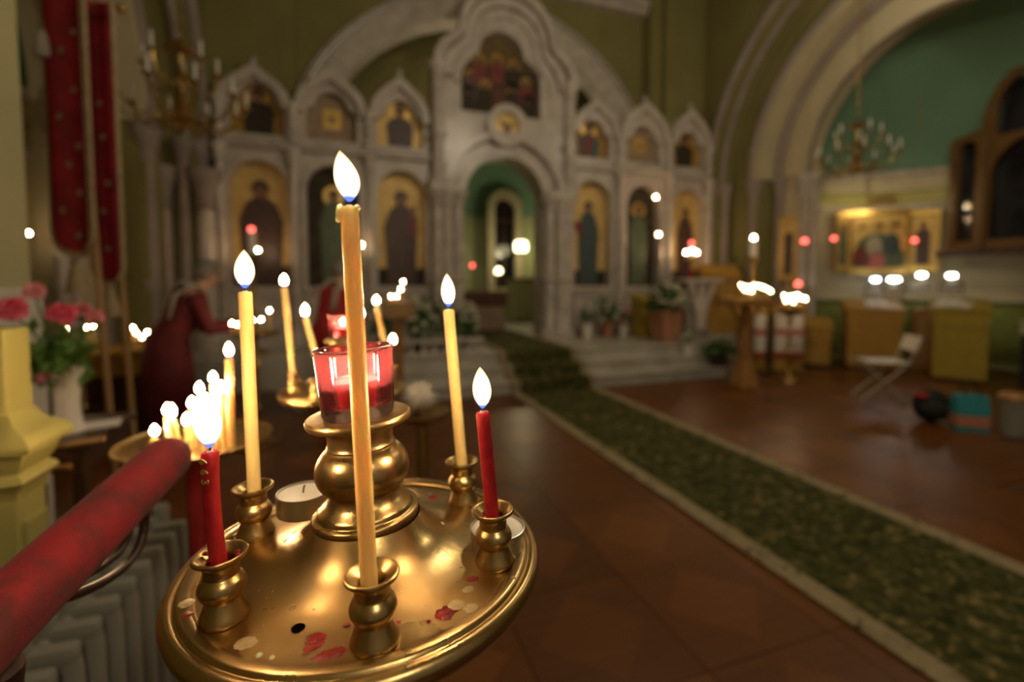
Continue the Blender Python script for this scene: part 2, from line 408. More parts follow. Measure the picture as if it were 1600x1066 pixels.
def parquet_mat(name, c1, c2, ang):
    m = bpy.data.materials.new(name); m.use_nodes = True; nt = m.node_tree; b = nt.nodes['Principled BSDF']; N = nt.nodes.new
    tc = N('ShaderNodeTexCoord'); mp = N('ShaderNodeMapping'); mp.inputs['Rotation'].default_value = (0, 0, R(ang)); mp.inputs['Scale'].default_value = (2, 22, 1)
    nz = N('ShaderNodeTexNoise'); nz.inputs['Scale'].default_value = 1.6; nz.inputs['Detail'].default_value = 5
    oi = N('ShaderNodeObjectInfo'); ad = N('ShaderNodeMath'); ad.operation = 'ADD'; mu = N('ShaderNodeMath'); mu.operation = 'MULTIPLY'; mu.inputs[1].default_value = 0.55
    nt.links.new(tc.outputs['Object'], mp.inputs[0]); nt.links.new(mp.outputs[0], nz.inputs['Vector'])
    nt.links.new(oi.outputs['Random'], mu.inputs[0]); nt.links.new(mu.outputs[0], ad.inputs[0])
    m2 = N('ShaderNodeMath'); m2.operation = 'MULTIPLY'; m2.inputs[1].default_value = 0.6
    nt.links.new(nz.outputs['Fac'], m2.inputs[0]); nt.links.new(m2.outputs[0], ad.inputs[1])
    cr = N('ShaderNodeValToRGB'); cr.color_ramp.elements[0].position = 0.15; cr.color_ramp.elements[1].position = 0.85
    cr.color_ramp.elements[0].color = (*c1, 1); cr.color_ramp.elements[1].color = (*c2, 1)
    nt.links.new(ad.outputs[0], cr.inputs[0]); nt.links.new(cr.outputs[0], b.inputs['Base Color'])
    b.inputs['Roughness'].default_value = 0.34; b.inputs['Specular IOR Level'].default_value = 0.35
    return m
M['parquet'] = parquet_mat('parquet_oak', (0.066, 0.020, 0.0032), (0.15, 0.048, 0.0070), 45)
M['parquet_lt'] = parquet_mat('parquet_inlay', (0.085, 0.026, 0.004), (0.19, 0.062, 0.009), -45)
M['subfloor'] = mat('red_brown_floor', (0.08, 0.026, 0.006), 0.36, col2=(0.11, 0.038, 0.009), scale=3)

def carpet_mat(name, cols, scale, pos):
    m = bpy.data.materials.new(name); m.use_nodes = True; nt = m.node_tree; b = nt.nodes['Principled BSDF']; N = nt.nodes.new
    tc = N('ShaderNodeTexCoord'); nz = N('ShaderNodeTexNoise'); nz.inputs['Scale'].default_value = scale; nz.inputs['Detail'].default_value = 3; nz.inputs['Distortion'].default_value = 0.9
    nt.links.new(tc.outputs['Object'], nz.inputs['Vector'])
    cr = N('ShaderNodeValToRGB'); e = cr.color_ramp.elements
    e[0].position = pos[0]; e[0].color = (*cols[0], 1); e[1].position = pos[-1]; e[1].color = (*cols[-1], 1)
    for p, c in zip(pos[1:-1], cols[1:-1]): q = e.new(p); q.color = (*c, 1)
    nt.links.new(nz.outputs['Fac'], cr.inputs[0]); nt.links.new(cr.outputs[0], b.inputs['Base Color']); b.inputs['Roughness'].default_value = 0.95
    b.inputs['Specular IOR Level'].default_value = 0.1
    return m
M['carpet'] = carpet_mat('green_floral_carpet', [(0.028, 0.032, 0.010), (0.06, 0.062, 0.018), (0.10, 0.09, 0.03), (0.26, 0.19, 0.085)], 16, [0.36, 0.5, 0.6, 0.68])
M['carpet_border'] = carpet_mat('tan_carpet_border', [(0.10, 0.085, 0.04), (0.30, 0.235, 0.14), (0.34, 0.27, 0.165)], 13, [0.33, 0.42, 0.7])

# ================================================================== THE SETTING
XC, YI, ZP = 2.51, 7.8, 0.45           # iconostasis centre line, its front plane, height of the raised floor
XR, XL = 7.0, 2*XC-7.0                  # nave side walls
fl = struct('floor', box(-7, 12, -4, 13, -0.12, -0.006), M['subfloor'])
PS = 0.6
pm = obj('parquet_panel', box(-PS/2+.002, PS/2-.002, -PS/2+.002, PS/2-.002, -0.006, 0.0), M['parquet'], fl)
im = obj('inlay', extrude([(0, -.24), (.24, 0), (0, .24), (-.24, 0)], [], 0.0, 0.0006, 'xy'), M['parquet_lt'], pm)
first = True
for i in range(-4, 15):
    for j in range(0, 9):
        x, y = 0.3+i*PS, 0.4+j*PS
        p = Vector((x, y, 0))-CAM
        dep = p.dot(FWD)
        if dep < 0.6 or abs(p.dot(RIGHT)/dep) > 1.18 or y > 5.5: continue
        if first: o, first = pm, False
        else:
            o = pm.copy(); COL.objects.link(o); c = im.copy(); COL.objects.link(c); c.parent = o
        o.location = (x, y, 0)
# ceiling and the far nave
struct('ceiling', box(-7, 12, -4, 13, 8.3, 8.4), M['olive'])
struct('wall_nave_right', box(XR, XR+.4, -4, 1.0, 0, 8.3), M['olive'])
struct('wall_nave_left', box(XL-.4, XL, -4, 1.0, 0, 8.3), M['olive'])

# raised floor with three marble steps in front (the runner climbs them)
st = struct('floor_raised', box(XL-.2, XR+.2, 6.75, 13, 0, ZP), M['marble_step'])
for k in range(3):
    ins = 0.30*k
    y0 = 5.56+0.28*k
    s = struct('step', join(box(-0.60+ins, 5.55-ins, y0, 6.75 if k == 2 else y0+0.28+.01, 0 if k == 0 else 0.15*k, 0.15*(k+1)-.03),
                            box(-0.62+ins, 5.57-ins, y0-.02, 6.75 if k == 2 else y0+0.28+.01, 0.15*(k+1)-.03, 0.15*(k+1), 0.008)), M['marble_step'], parent=st)

# east wall: recessed centre with the great arch, flanking walls and pilasters
YB = 8.5
AR, AZ = 3.12, 3.1
ai = arc(XC, AZ, AR, 0, 180, 36)
out = [(-.85, ZP), (XC-AR, ZP)] + list(reversed(ai)) + [(XC+AR, ZP), (5.80, ZP), (5.80, 8.3), (-.85, 8.3)]
we = struct('wall_east', extrude(out, [], YB, YB+.3), M['olive'])
band = arc(XC, AZ, AR+.46, 0, 180, 36) + list(reversed(arc(XC, AZ, AR-.04, 0, 180, 36)))
struct('arch_band', extrude(band, [], YB-.10, YB+.32), M['marble'], parent=we)
struct('arch_moulding', tube([(p[0], YB-.1, p[1]) for p in arc(XC, AZ, AR+.38, 0, 180, 40)], .035, 8), M['marble_dk'], smooth=True, parent=we)
struct('cornice', join(box(-.85, 5.80, YB-.16, YB, 6.85, 6.97), box(-.85, 5.80, YB-.24, YB, 6.97, 7.1)), M['marble'], parent=we)
for sgn, nm in ((1, 'right'), (-1, 'left')):
    X = lambda v: XC+sgn*(v-XC)
    a, b_ = sorted((X(5.78), X(7.5)))
    wf = struct('wall_east_'+nm, box(a, b_, 8.22, 8.8, 0, 8.3), M['olive'])
    a, b_ = sorted((X(6.05), X(7.0)))
    struct('pilaster', box(a, b_, 8.08, 8.22, ZP, 8.3, .01), M['olive'], parent=wf)
    # stepped arches of the side apse
    zc, yc = 3.4, 4.5
    def slab(r, x0, x1, m, name, y_lo=0.9, y_hi=8.22, parent=None):
        o = [(y_lo, 0), (yc-r, 0)] + list(reversed(arc(yc, zc, r, 0, 180, 36))) + [(yc+r, 0), (y_hi, 0), (y_hi, 8.3), (y_lo, 8.3)]
        return struct(name, extrude(o, [], X(x0), X(x1), 'yz'), m, parent=parent)
    ws = slab(3.2, 7.0, 7.4, M['olive'], 'wall_'+nm)
    slab(2.55, 7.4, 7.85, M['olive'], 'arch_order', parent=ws)
    slab(1.93, 7.85, 8.2, M['cream'], 'arch_order', y_lo=1.7, y_hi=7.3, parent=ws)
    for r0, r1, x0, x1, m in ((2.50, 2.66, 7.38, 7.87, 'cream'), (1.89, 2.26, 7.80, 7.87, 'cream')):
        ring = arc(yc, zc, r1, 0, 180, 36)+list(reversed(arc(yc, zc, r0, 0, 180, 36)))
        struct('arch_ring', extrude(ring, [], X(x0), X(x1), 'yz'), M[m], parent=ws)
    for r, x, t in ((3.34, 6.96, .075), (3.16, 7.14, .055), (2.68, 7.37, .065), (2.44, 7.80, .07), (1.92, 7.87, .055)):
        pts = [(X(x), p[0], p[1]) for p in arc(yc, zc, r, 0, 180, 44)]
        struct('arch_moulding', tube(pts, t, 8), M['mauve'], smooth=True, parent=ws)
    for (x, y, rr) in ((7.02, 7.84, .10), (7.18, 7.62, .07), (7.42, 7.14, .09), (7.82, 6.90, .08), (7.90, 6.46, .085), (7.92, 6.26, .06)):
        prof = [(rr*1.6, ZP*0), (rr*1.6, .25), (rr*1.3, .32), (rr, .40), (rr, 1.30), (rr*1.25, 1.33), (rr*1.25, 1.42), (rr, 1.45), (rr*.94, 2.92),
                (rr*1.2, 2.95), (rr*1.0, 3.00), (rr*1.1, 3.06), (rr*1.7, 3.25), (rr*1.8, 3.28), (rr*1.8, 3.4), (0, 3.4)]
        struct('shaft', xf(lathe(prof, 14), (X(x), y, 0)), M['mauve' if x < 7.85 else 'marble'], smooth=True, parent=ws)
    # apse: curved wall, painted dado, cornice, teal half-dome
    ca = X(8.2); ra = 2.05
    def halfring(prof, m, name, smooth='all'):
        a0, a1 = (-PI/2, PI/2) if sgn > 0 else (PI/2, 3*PI/2)
        return struct(name, xf(lathe(prof, 40, a0, a1), (ca, yc, 0)), m, smooth=smooth, parent=ws)
    halfring([(ra, 1.22), (ra, 3.5)], M['cream'], 'apse_wall')
    halfring([(ra, 0.0), (ra, .12), (ra-.03, .14), (ra-.03, 1.05), (ra-.05, 1.08)], M['green_dado'], 'dado')
    halfring([(ra-.03, 1.08), (ra-.13, 1.10), (ra-.13, 1.16), (ra-.05, 1.20), (ra-.05, 1.30), (ra, 1.32)], M['cream'], 'dado_rail', True)
    halfring([(ra, 2.85), (ra-.04, 2.87), (ra-.04, 3.08), (ra, 3.12)], M['green_desk'], 'frieze', True)
    halfring([(ra, 2.78), (ra-.05, 2.80), (ra-.05, 2.86), (ra, 2.88)], M['marble'], 'string_course', True)
    halfring([(ra, 3.38), (ra-.08, 3.4), (ra-.10, 3.48), (ra, 3.5)], M['marble'], 'apse_cornice', True)
    halfring([(ra*math.cos(R(t)), 3.5+ra*0.98*math.sin(R(t))) for t in range(0, 91, 6)], M['teal'], 'half_dome')

# sanctuary seen through the royal doors: cross wall, small apse with teal half-dome, window niche
YS = 10.2; XS = 3.42
o = [(-.9, ZP), (XS-1.35, ZP)] + list(reversed(arc(XS, 3.0, 1.35, 0, 180, 28))) + [(XS+1.35, ZP), (5.9, ZP), (5.9, 8.3), (-.9, 8.3)]
wsn = struct('wall_sanctuary', extrude(o, [], YS, YS+.2), M['olive'])
for x in (-.92, 5.88): struct('side_wall', box(x-.02, x+.04, 8.8, YS, ZP, 8.3), M['olive'], parent=wsn)
def sring(prof, m, name): return struct(name, xf(lathe(prof, 36, 0, PI), (XS, YS+.2, 0)), m, smooth='all', parent=wsn)
sring([(1.55, ZP), (1.55, 3.15)], M['sanct_green'], 'apse_wall')
sring([(1.55*math.cos(R(t)), 3.15+1.55*math.sin(R(t))) for t in range(0, 91, 6)], M['teal'], 'half_dome')
# niche window at the back of that apse
nx = on_y(786, 360, 11.75).x
wn = struct('window_1', extrude(arch_shape(nx-.46, nx+.46, 1.2, 3.85), [arch_shape(nx-.28, nx+.28, 1.3, 3.6)], 11.55, 11.8), M['cream'])
struct('pane', extrude(arch_shape(nx-.29, nx+.29, 1.28, 3.62), [], 11.72, 11.76), M['night_glass'], parent=wn)
struct('glazing_bar', join(box(nx-.29, nx+.29, 11.66, 11.73, 3.02, 3.08), box(nx-.02, nx+.02, 11.67, 11.72, 1.28, 3.6)), M['wood_dk'], parent=wn)

# apse window group of the right chapel: wood frames, dark glass
def lancet(y0, y1, z0, z1, fw):
    n = 14
    return arch_shape(y0, y1, z0, z1, n)
WX = 9.80
WS = 0.30
wr = struct('window_2', extrude([(3.2-WS, 1.95), (5.55-WS, 1.95), (5.55-WS, 3.85), (5.16-WS, 3.95)] + arc(4.45-WS, 3.95, .71, 0, 180, 16, rz=.95) + [(3.74-WS, 3.95), (3.2-WS, 3.85)],
      [list(reversed(arch_shape(5.22-WS, 5.44-WS, 2.12, 3.78, 10))), list(reversed(arch_shape(3.9-WS, 5.02-WS, 2.12, 3.70, 12))), list(reversed(arch_shape(3.92-WS, 4.98-WS, 3.78, 4.72, 12)))], WX, WX+.16, 'yz'), M['wood_win'])
for q in (arch_shape(5.20-WS, 5.46-WS, 2.10, 3.80, 10), arch_shape(3.88-WS, 5.04-WS, 2.10, 3.72, 12), arch_shape(3.90-WS, 5.0-WS, 3.76, 4.74, 12)):
    struct('pane', extrude(q, [], WX+.10, WX+.13, 'yz'), M['night_glass'], parent=wr)
struct('window_sill', box(WX-.22, WX+.1, 3.15-WS, 5.60-WS, 1.87, 1.97, .012), M['wood_dk'], parent=wr)
struct('mullion', join(box(WX-.05, WX+.02, 5.06-WS, 5.18-WS, 1.97, 3.82, .01), box(WX-.04, WX+.02, 5.47-WS, 5.55-WS, 1.97, 3.82, .01)), M['wood_win'], parent=wr)

# pier on the left, pale green plaster with a lighter plinth
pc = at(33, 300, 2.0)
px1 = pc.x
wp = struct('wall_pier_left', box(px1-.60, px1, pc.y-.5, pc.y+.04, 0, 7, .01), M['pier'])
struct('trim_1', join(box(px1-.63, px1+.035, pc.y-.53, pc.y+.05, 0, 1.33, .01), box(px1-.61, px1+.02, pc.y-.52, pc.y+.045, 1.33, 1.38, .008)), M['white_cloth'], parent=wp)

# ================================================================== CARPET RUNNER
def runner(x0, x1, zoff):
    prof = [(-2.0, 0.0), (5.51, 0.0)]
    for k in range(3):
        y = 5.56+.28*k; z = .15*k
        prof += [(y-.032, z), (y-.034, z+.15), ]
        prof[-1] = (y-.034, z+.143); prof.append((y-.02, z+.152))
    prof += [(9.2, ZP+.002)]
    V, F = [], []
    for y, z in prof:
        V += [(x0, y, z+zoff), (x1, y, z+zoff), (x0, y, z+zoff-.010), (x1, y, z+zoff-.010)]
    for i in range(len(prof)-1):
        a, b_ = i*4, (i+1)*4
        F += [(a, a+1, b_+1, b_), (a, b_, b_+2, a+2), (a+1, a+3, b_+3, b_+1)]
    return V, F
t = thing('carpet_runner', 'long green patterned carpet runner with tan borders leading up the steps', 'carpet', (2.51, 3, 0))
obj('carpet_field', runner(2.02, 3.01, .013), M['carpet'], t, world=True)
obj('carpet_border', runner(1.91, 2.025, .015), M['carpet_border'], t, world=True)
obj('carpet_border', runner(3.005, 3.12, .015), M['carpet_border'], t, world=True)

# ================================================================== ICONOSTASIS (carved white marble)
ico = thing('iconostasis', 'tall white marble icon screen with pointed gables and central arched doorway', 'icon screen', (XC, YI, ZP))
def I(name, vf, m='marble', smooth=False): return obj(name, vf, M[m], ico, smooth, world=True)
def pxz(px, py, Y=YI): p = on_y(px, py, Y); return p.x, p.z
bays = [  # x0, x1 of the bay; lower niche half width; kind
    (-1.78, -0.78, 'L3'), (-0.78, 0.30, 'L2'), (0.30, 1.27, 'L1'),
    (3.82, 4.80, 'R1'), (4.80, 5.92, 'R2'), (5.92, 6.90, 'R3')]
niche = {}
for x0, x1, nm in bays:
    cx = {'L3': -1.26, 'L2': -.235, 'L1': .80, 'R1': 4.26, 'R2': 5.365, 'R3': 6.42}[nm]
    hw = .385; lf = nm[0] == 'L'
    zb, zt = 1.36, 3.22 if lf else 3.30
    ub, ut = (3.60, 4.33) if lf else (3.73, 4.42)
    gb = 3.98 if lf else 4.15
    ga = {'L1': 4.70, 'L2': 4.66, 'L3': 4.58, 'R1': 4.80, 'R2': 4.88, 'R3': 4.86}[nm]
    cz_ = 3.40 if lf else 3.50
    lower = arch_shape(cx-hw, cx+hw, zb, zt)
    upper = trefoil(cx-.365, cx+.365, ub, ut, .66)
    niche[nm] = (cx, lower, upper, hw, zb, zt, ub, ut)
    I('bay_panel', extrude(keel_shape(x0, x1, ZP, gb, ga), [lower, upper], YI, YI+.28))
    # raised frames round the niches, keel-arch hood above
    I('niche_frame', extrude(arch_shape(cx-hw-.07, cx+hw+.07, zb-.06, zt+.07), [arch_shape(cx-hw, cx+hw, zb, zt)], YI-.05, YI+.01))
    g0 = keel(x0+.02, x1-.02, gb, ga, 12); g1 = keel(x0+.13, x1-.13, gb, ga-.17, 12)
    I('gable_hood', extrude(g0+list(reversed(g1)), [], YI-.10, YI+.02))
    I('gable_finial', xf(lathe([(0, 0), (.05, .01), (.03, .05), (.045, .08), (.03, .12), (0, .16)], 10), ((x0+x1)/2, YI-.02, ga-.03)), smooth=True)
    I('tier_cornice', join(box(x0, x1, YI-.09, YI+.01, cz_, cz_+.06, .008), box(x0, x1, YI-.12, YI+.01, cz_+.06, cz_+.10, .008)))
    I('plinth_block', box(x0+.06, x1-.06, YI-.06, YI+.01, ZP, 1.20, .012))
    I('sill', box(x0+.04, x1-.04, YI-.10, YI+.01, 1.20, 1.26, .01))
    I('back_slab', box(x0+.02, x1-.02, YI+.28, YI+.34, ZP, 4.2), 'marble_dk')
def shaft(x, y, z0, z1, r, m='marble_polish'):
    h = z1-z0
    prof = [(r*1.7, 0), (r*1.7, .10), (r*1.25, .14), (r, .19), (r, h*.40), (r*1.35, h*.40+.02), (r*1.35, h*.40+.07), (r, h*.40+.09), (r*.95, h-.24), (r*1.3, h-.22),
            (r*1.05, h-.18), (r*1.2, h-.12), (r*1.9, h-.03), (r*1.9, h), (0, h)]
    I('colonnette', xf(lathe(prof, 14), (x, y, z0)), m, True)
for x in (-1.74, -.78, .30, 4.80, 5.92, 6.86):
    cz_ = 3.40 if x < 2 else 3.50
    shaft(x, YI-.09, ZP, cz_, .06); shaft(x, YI-.06, cz_+.10, cz_+.66, .05)
# central portal
PL, PR = 1.27, 3.82
pcx = (PL+PR)/2
dcx, dr = (pxz(722, 400)[0]+pxz(845, 400)[0])/2, .715
dtop = 3.57
lob = trefoil(PL+.02, PR-.02, 3.5, 6.32, .66, 10)
top_out = [p for p in lob if p[1] > 3.51]
door = [(dcx-dr, ZP)] + list(reversed(arc(dcx, dtop-dr, dr, 0, 180, 24))) + [(dcx+dr, ZP)]
outl = [(PL, ZP)] + door + [(PR, ZP)] + top_out
ix0, izt = pxz(718, 45); ix1, izb = pxz(841, 190)
icx = (ix0+ix1)/2
big = trefoil(ix0, ix1, izb-.0, izt+.02, .56, 10)
I('portal_panel', extrude(outl, [big], YI-.10, YI+.34))
for d, k in ((.0, .16), (.17, .09), (.33, .03)):
    a_ = trefoil(PL+.02+d, PR-.02-d, 3.5, 6.32-d*1.02, .66, 10)[2:]; b__ = trefoil(PL+.15+d, PR-.15-d, 3.5, 6.32-.14-d*1.02, .66, 10)[2:]
    I('portal_hood', extrude(a_+list(reversed(b__)), [], YI-.12-k, YI-.06))
ao = arc(dcx, dtop-dr, dr+.40, 0, 180, 24); bo = arc(dcx, dtop-dr, dr+.28, 0, 180, 24)
I('door_hood', extrude(ao+list(reversed(bo)), [], YI-.24, YI-.08))
ao = arc(dcx, dtop-dr, dr+.14, 0, 180, 24); bo = arc(dcx, dtop-dr, dr-.02, 0, 180, 24)
I('door_archivolt', extrude(ao+list(reversed(bo)), [], YI-.19, YI+.1))
mx, mz = pxz(786, 203); mr = .22
I('medallion_surround', extrude(arc(mx, mz, mr+.13, 0, 360, 30)[:-1], [list(reversed(arc(mx, mz, mr, 0, 360, 26)[:-1]))], YI-.27, YI-.08))
for sx in (-1, 1):
    for r_, off, y in ((.10, dr+.11, -.16), (.085, dr+.29, -.22), (.10, dr+.44, -.16)):
        shaft(dcx+sx*off, YI+y, ZP, dtop-dr+.05, r_)
    xo = PL+.10 if sx < 0 else PR-.10
    shaft(xo, YI-.16, dtop-dr+.15, 4.9, .10)
    I('impost', box(min(dcx+sx*dr, dcx+sx*(dr+.58)), max(dcx+sx*dr, dcx+sx*(dr+.58)), YI-.33, YI, dtop-dr+.05, dtop-dr+.15, .015))

# ---- icons set into the screen: each its own painted panel
def figure(t, cx, z0, z1, w, y, robe, head=True, halo=True, mantle=None, arm=0, child=False):
    h = z1-z0; hr = w*.20
    body = [(cx-w*.42, z0), (cx+w*.42, z0), (cx+w*.47, z0+h*.35), (cx+w*.50, z0+h*.60), (cx+w*.34, z0+h*.76), (cx+w*.12, z0+h*.83),
            (cx-w*.12, z0+h*.83), (cx-w*.34, z0+h*.76), (cx-w*.50, z0+h*.60), (cx-w*.46, z0+h*.35)]
    obj('robe', extrude(body, [], y-.012, y), M[robe], t, world=True)
    if mantle:
        mm = [(cx-w*.30, z0), (cx+w*.05, z0), (cx+w*.10, z0+h*.40), (cx+w*.3, z0+h*.72), (cx, z0+h*.78), (cx-w*.28, z0+h*.6)]
        obj('mantle', extrude(mm, [], y-.016, y), M[mantle], t, world=True)
    hz = z0+h*.83+hr*.8
    if halo: obj('halo', extrude(arc(cx, hz, hr*1.9, 0, 360, 22)[:-1], [], y-.008, y), M['gold'], t, world=True)
    obj('head', extrude(arc(cx, hz, hr*.85, 0, 360, 16, rz=hr*1.1)[:-1], [], y-.018, y), M['skin_paint'], t, world=True)
    obj('hair', extrude(arc(cx, hz+hr*.12, hr*1.02, -10, 190, 14, rz=hr*1.15) + [(cx-hr*.75, hz), (cx, hz+hr*.55), (cx+hr*.75, hz)], [], y-.0195, y), M['robe_dk'], t, world=True)
    if arm:
        aa = [(cx+arm*w*.30, z0+h*.50), (cx+arm*w*.62, z0+h*.62), (cx+arm*w*.72, z0+h*.70), (cx+arm*w*.62, z0+h*.72), (cx+arm*w*.30, z0+h*.68)]
        obj('sleeve', extrude(aa, [], y-.014, y), M['robe_red'], t, world=True)
    if child:
        obj('child_robe', extrude([(cx+w*.2, z0+h*.5), (cx+w*.5, z0+h*.5), (cx+w*.5, z0+h*.72), (cx+w*.22, z0+h*.72)], [], y-.016, y), M['robe_red'], t, world=True)
        obj('child_head', extrude(arc(cx+w*.36, z0+h*.77, hr*.6, 0, 360, 14)[:-1], [], y-.018, y), M['skin_paint'], t, world=True)
def icon(nm, level, label, ground, robe, **k):
    cx, lower, upper, hw, zb, zt, ub, ut = niche[nm]
    shape = lower if level == 'lower' else upper
    y = YI+.16
    zz = [p[1] for p in shape]
    t = thing('painted_icon', label, 'icon', (cx, y, min(zz)))
    grown = [(cx+(p[0]-cx)*1.01, p[1]) for p in shape]
    obj('painted_ground', extrude(grown, [], y, y+.03), M[ground], t, world=True)
    if level == 'lower':
        obj('foreground_paint', extrude([(cx-hw*.99, zb+.01), (cx+hw*.99, zb+.01), (cx+hw*.99, zb+k.get('fg', .30)), (cx-hw*.99, zb+k.get('fg', .30))], [], y-.006, y), M['icon_dark'], t, world=True)
        figure(t, cx+k.get('dx', 0), zb+.04, zt-.24, k.get('w', .40), y-.006, robe, mantle=k.get('mantle'), arm=k.get('arm', 0), child=k.get('child', False), halo=k.get('halo', True))
    elif k.get('plain'):
        obj('painted_square', extrude([(cx-.13, ub+.22), (cx+.13, ub+.22), (cx+.13, ub+.52), (cx-.13, ub+.52)], [], y-.008, y), M['gold'], t, world=True)
        obj('painted_bust', extrude(arc(cx, ub+.36, .07, 0, 360, 14)[:-1], [], y-.012, y), M['wood_lt'], t, world=True)
    else:
        figure(t, cx, ub+.0, ut-.10, .44, y, robe, mantle=k.get('mantle'))
    return t
icon('L1', 'lower', 'gold arched icon of dark robed mother and child left of the central doorway', 'gold_matte', 'robe_dk', child=True, w=.54, halo=False)
icon('L2', 'lower', 'narrow arched icon in dark greens behind the tallest foreground candle', 'icon_dark', 'robe_green', w=.42)
icon('L3', 'lower', 'arched icon of seated dark figure at far left end of screen', 'gold_matte', 'robe_dk', w=.60, halo=False)
icon('R1', 'lower', 'gold arched icon of bearded figure in blue mantle right of the doorway', 'gold_matte', 'robe_blue', arm=-1, w=.44, halo=False)
icon('R2', 'lower', 'dark green arched icon second from the doorway on right side', 'icon_dark', 'robe_green')
icon('R3', 'lower', 'arched gold icon at right end of screen with dark standing figure', 'gold_matte', 'robe_dk', dx=.06, halo=False)
icon('L1', 'upper', 'small gold gable icon with dark half figure nearest left of central gable', 'gold_matte', 'robe_dk')
icon('L2', 'upper', 'pale gold gable icon with small square, left side second from centre', 'rose_cloth', 'robe_dk', plain=True)
icon('L3', 'upper', 'dark half-figure gable icon beside the left chandelier', 'gold_cloth', 'icon_dark')
icon('R1', 'upper', 'gable icon of half figure in blue nearest right of central gable', 'gold_cloth', 'robe_blue', mantle='robe_red')
icon('R2', 'upper', 'pale gold gable icon, right side second from centre', 'rose_cloth', 'robe_dk', plain=True)
icon('R3', 'upper', 'dark gable icon at far right end of upper row', 'gold_cloth', 'icon_dark')
# the large group icon over the doorway
y = YI+.10
t = thing('painted_icon', 'large dark trefoil icon of a seated group with gold halos above doorway', 'icon', (icx, y, izb))
obj('painted_ground', extrude([(icx+(p[0]-icx)*1.01, p[1]) for p in big], [], y, y+.03), M['icon_dark'], t, world=True)
obj('painted_sky', extrude([(icx+(p[0]-icx)*.98, p[1]-.01) for p in big if p[1] > izb+(izt-izb)*.62], [], y-.004, y), M['icon_sky'], t, world=True)
hh = izt-izb; ww = ix1-ix0
for k, (fx, fz, ro) in enumerate([(-.24, .70, 'robe_red'), (-.02, .74, 'robe_red'), (.20, .70, 'icon_dark'), (-.36, .50, 'robe_dk'), (.36, .50, 'robe_red'), (-.17, .40, 'icon_dark'), (.17, .40, 'icon_dark'), (-.38, .30, 'icon_dark'), (.38, .28, 'icon_dark')]):
    x, z = icx+fx*ww, izb+fz*hh
    obj('robe', extrude([(x-.12, z-.42), (x+.12, z-.42), (x+.13, z-.12), (x, z-.03), (x-.13, z-.12)], [], y-.010-.001*k, y), M[ro], t, world=True)
    obj('halo', extrude(arc(x, z, .10, 0, 360, 18)[:-1], [], y-.006-.001*k, y), M['gold_cloth'], t, world=True)
    obj('head', extrude(arc(x, z-.02, .055, 0, 360, 12)[:-1], [], y-.014-.001*k, y), M['robe_dk'], t, world=True)
obj('white_table', extrude([(icx-.12, izb+.18), (icx+.14, izb+.18), (icx+.14, izb+.52), (icx-.12, izb+.52)], [], y-.02, y), M['brown_cloth'], t, world=True)
t = thing('medallion', 'round gilded dove medallion over the doorway arch', 'medallion', (mx, YI-.2, mz-mr))
obj('disc', xf(lathe([(0, -.03), (mr*1.02, -.03), (mr*1.02, .0), (mr*.85, .012), (0, .016)], 28), (mx, YI-.2, mz), rx=PI/2), M['gold_matte'], t, True, world=True)
obj('dove_relief', extrude([(mx-.13, mz+.06), (mx-.02, mz+.02), (mx, mz-.10), (mx+.03, mz+.02), (mx+.13, mz+.06), (mx+.05, mz-.04), (mx+.02, mz-.13), (mx-.03, mz-.13), (mx-.05, mz-.04)], [], YI-.255, YI-.21), M['wood_dk'], t, world=True)

# ================================================================== SANCTUARY THINGS
ap = on_y(757, 500, 9.4)
t = thing('altar_table', 'altar with brown top cloth and pale rose sides seen through the doorway', 'altar', (ap.x, 9.4, ZP))
obj('altar_frontal', box(-.42, .36, -.32, .32, 0, .52, .02), M['rose_cloth'], t)
obj('altar_cloth', box(-.46, .40, -.36, .36, .50, .80, .05), M['brown_cloth'], t)
lp = on_y(814, 385, 11.0)
t = thing('wall_lamp', 'lit yellow wall lamp glowing inside the sanctuary', 'lamp', (lp.x, 11.0, lp.z-.12))
obj('lamp_shade', lathe([(.13, 0), (.15, .02), (.15, .20), (.11, .24), (0, .24)], 20), M['lamp_warm'], t, True)
obj('lamp_arm', tube([(0, 0, .02), (.05, .1, -.06), (.12, .32, -.05)], .018, 8), M['brass_dull'], t, True)
lamp('sanctuary_light', (0, -.25, .05), 16, (1.0, .84, .5), .12, t)
cb = on_y(815, 470, 10.9)
t = thing('sanctuary_cabinet', 'pale green cupboard below the lit sanctuary lamp', 'cabinet', (cb.x, 10.95, ZP))
obj('cabinet_body', box(-.30, .28, -.25, .25, 0, 1.05, .01), M['sanct_green'], t)
obj('cabinet_door', box(-.25, .23, -.27, -.25, .12, .95, .006), M['sanct_green'], t)
obj('cabinet_top', box(-.33, .31, -.28, .28, 1.05, 1.10, .01), M['wood_dk'], t)
p = on_y(779, 424, 10.0)
t = thing('oil_lamp', 'small bright oil lamp standing behind the altar', 'lamp', (p.x, 10.0, ZP))
obj('lamp_post', lathe([(.14, 0), (.12, .04), (.03, .08), (.025, p.z-ZP-.12), (.06, p.z-ZP-.08), (.07, p.z-ZP-.05), (0, p.z-ZP-.05)], 14), M['brass_dull'], t, True)
obj('lamp_glass', xf(ball(.07, .07, .08), (0, 0, p.z-ZP)), M['lamp_warm'], t, True)
p = on_y(738, 415, 9.4)
t = thing('altar_lamp', 'small red glowing lamp standing on the brown altar', 'lamp', (p.x, 9.4, ZP+.8))
obj('lamp_stem', lathe([(.06, 0), (.05, .02), (.015, .05), (.015, p.z-ZP-.86), (.04, p.z-ZP-.84), (0, p.z-ZP-.84)], 12), M['brass_dull'], t, True)
obj('lamp_cup', xf(ball(.035, .035, .045), (0, 0, p.z-ZP-.80)), M['lamp_red'], t, True)
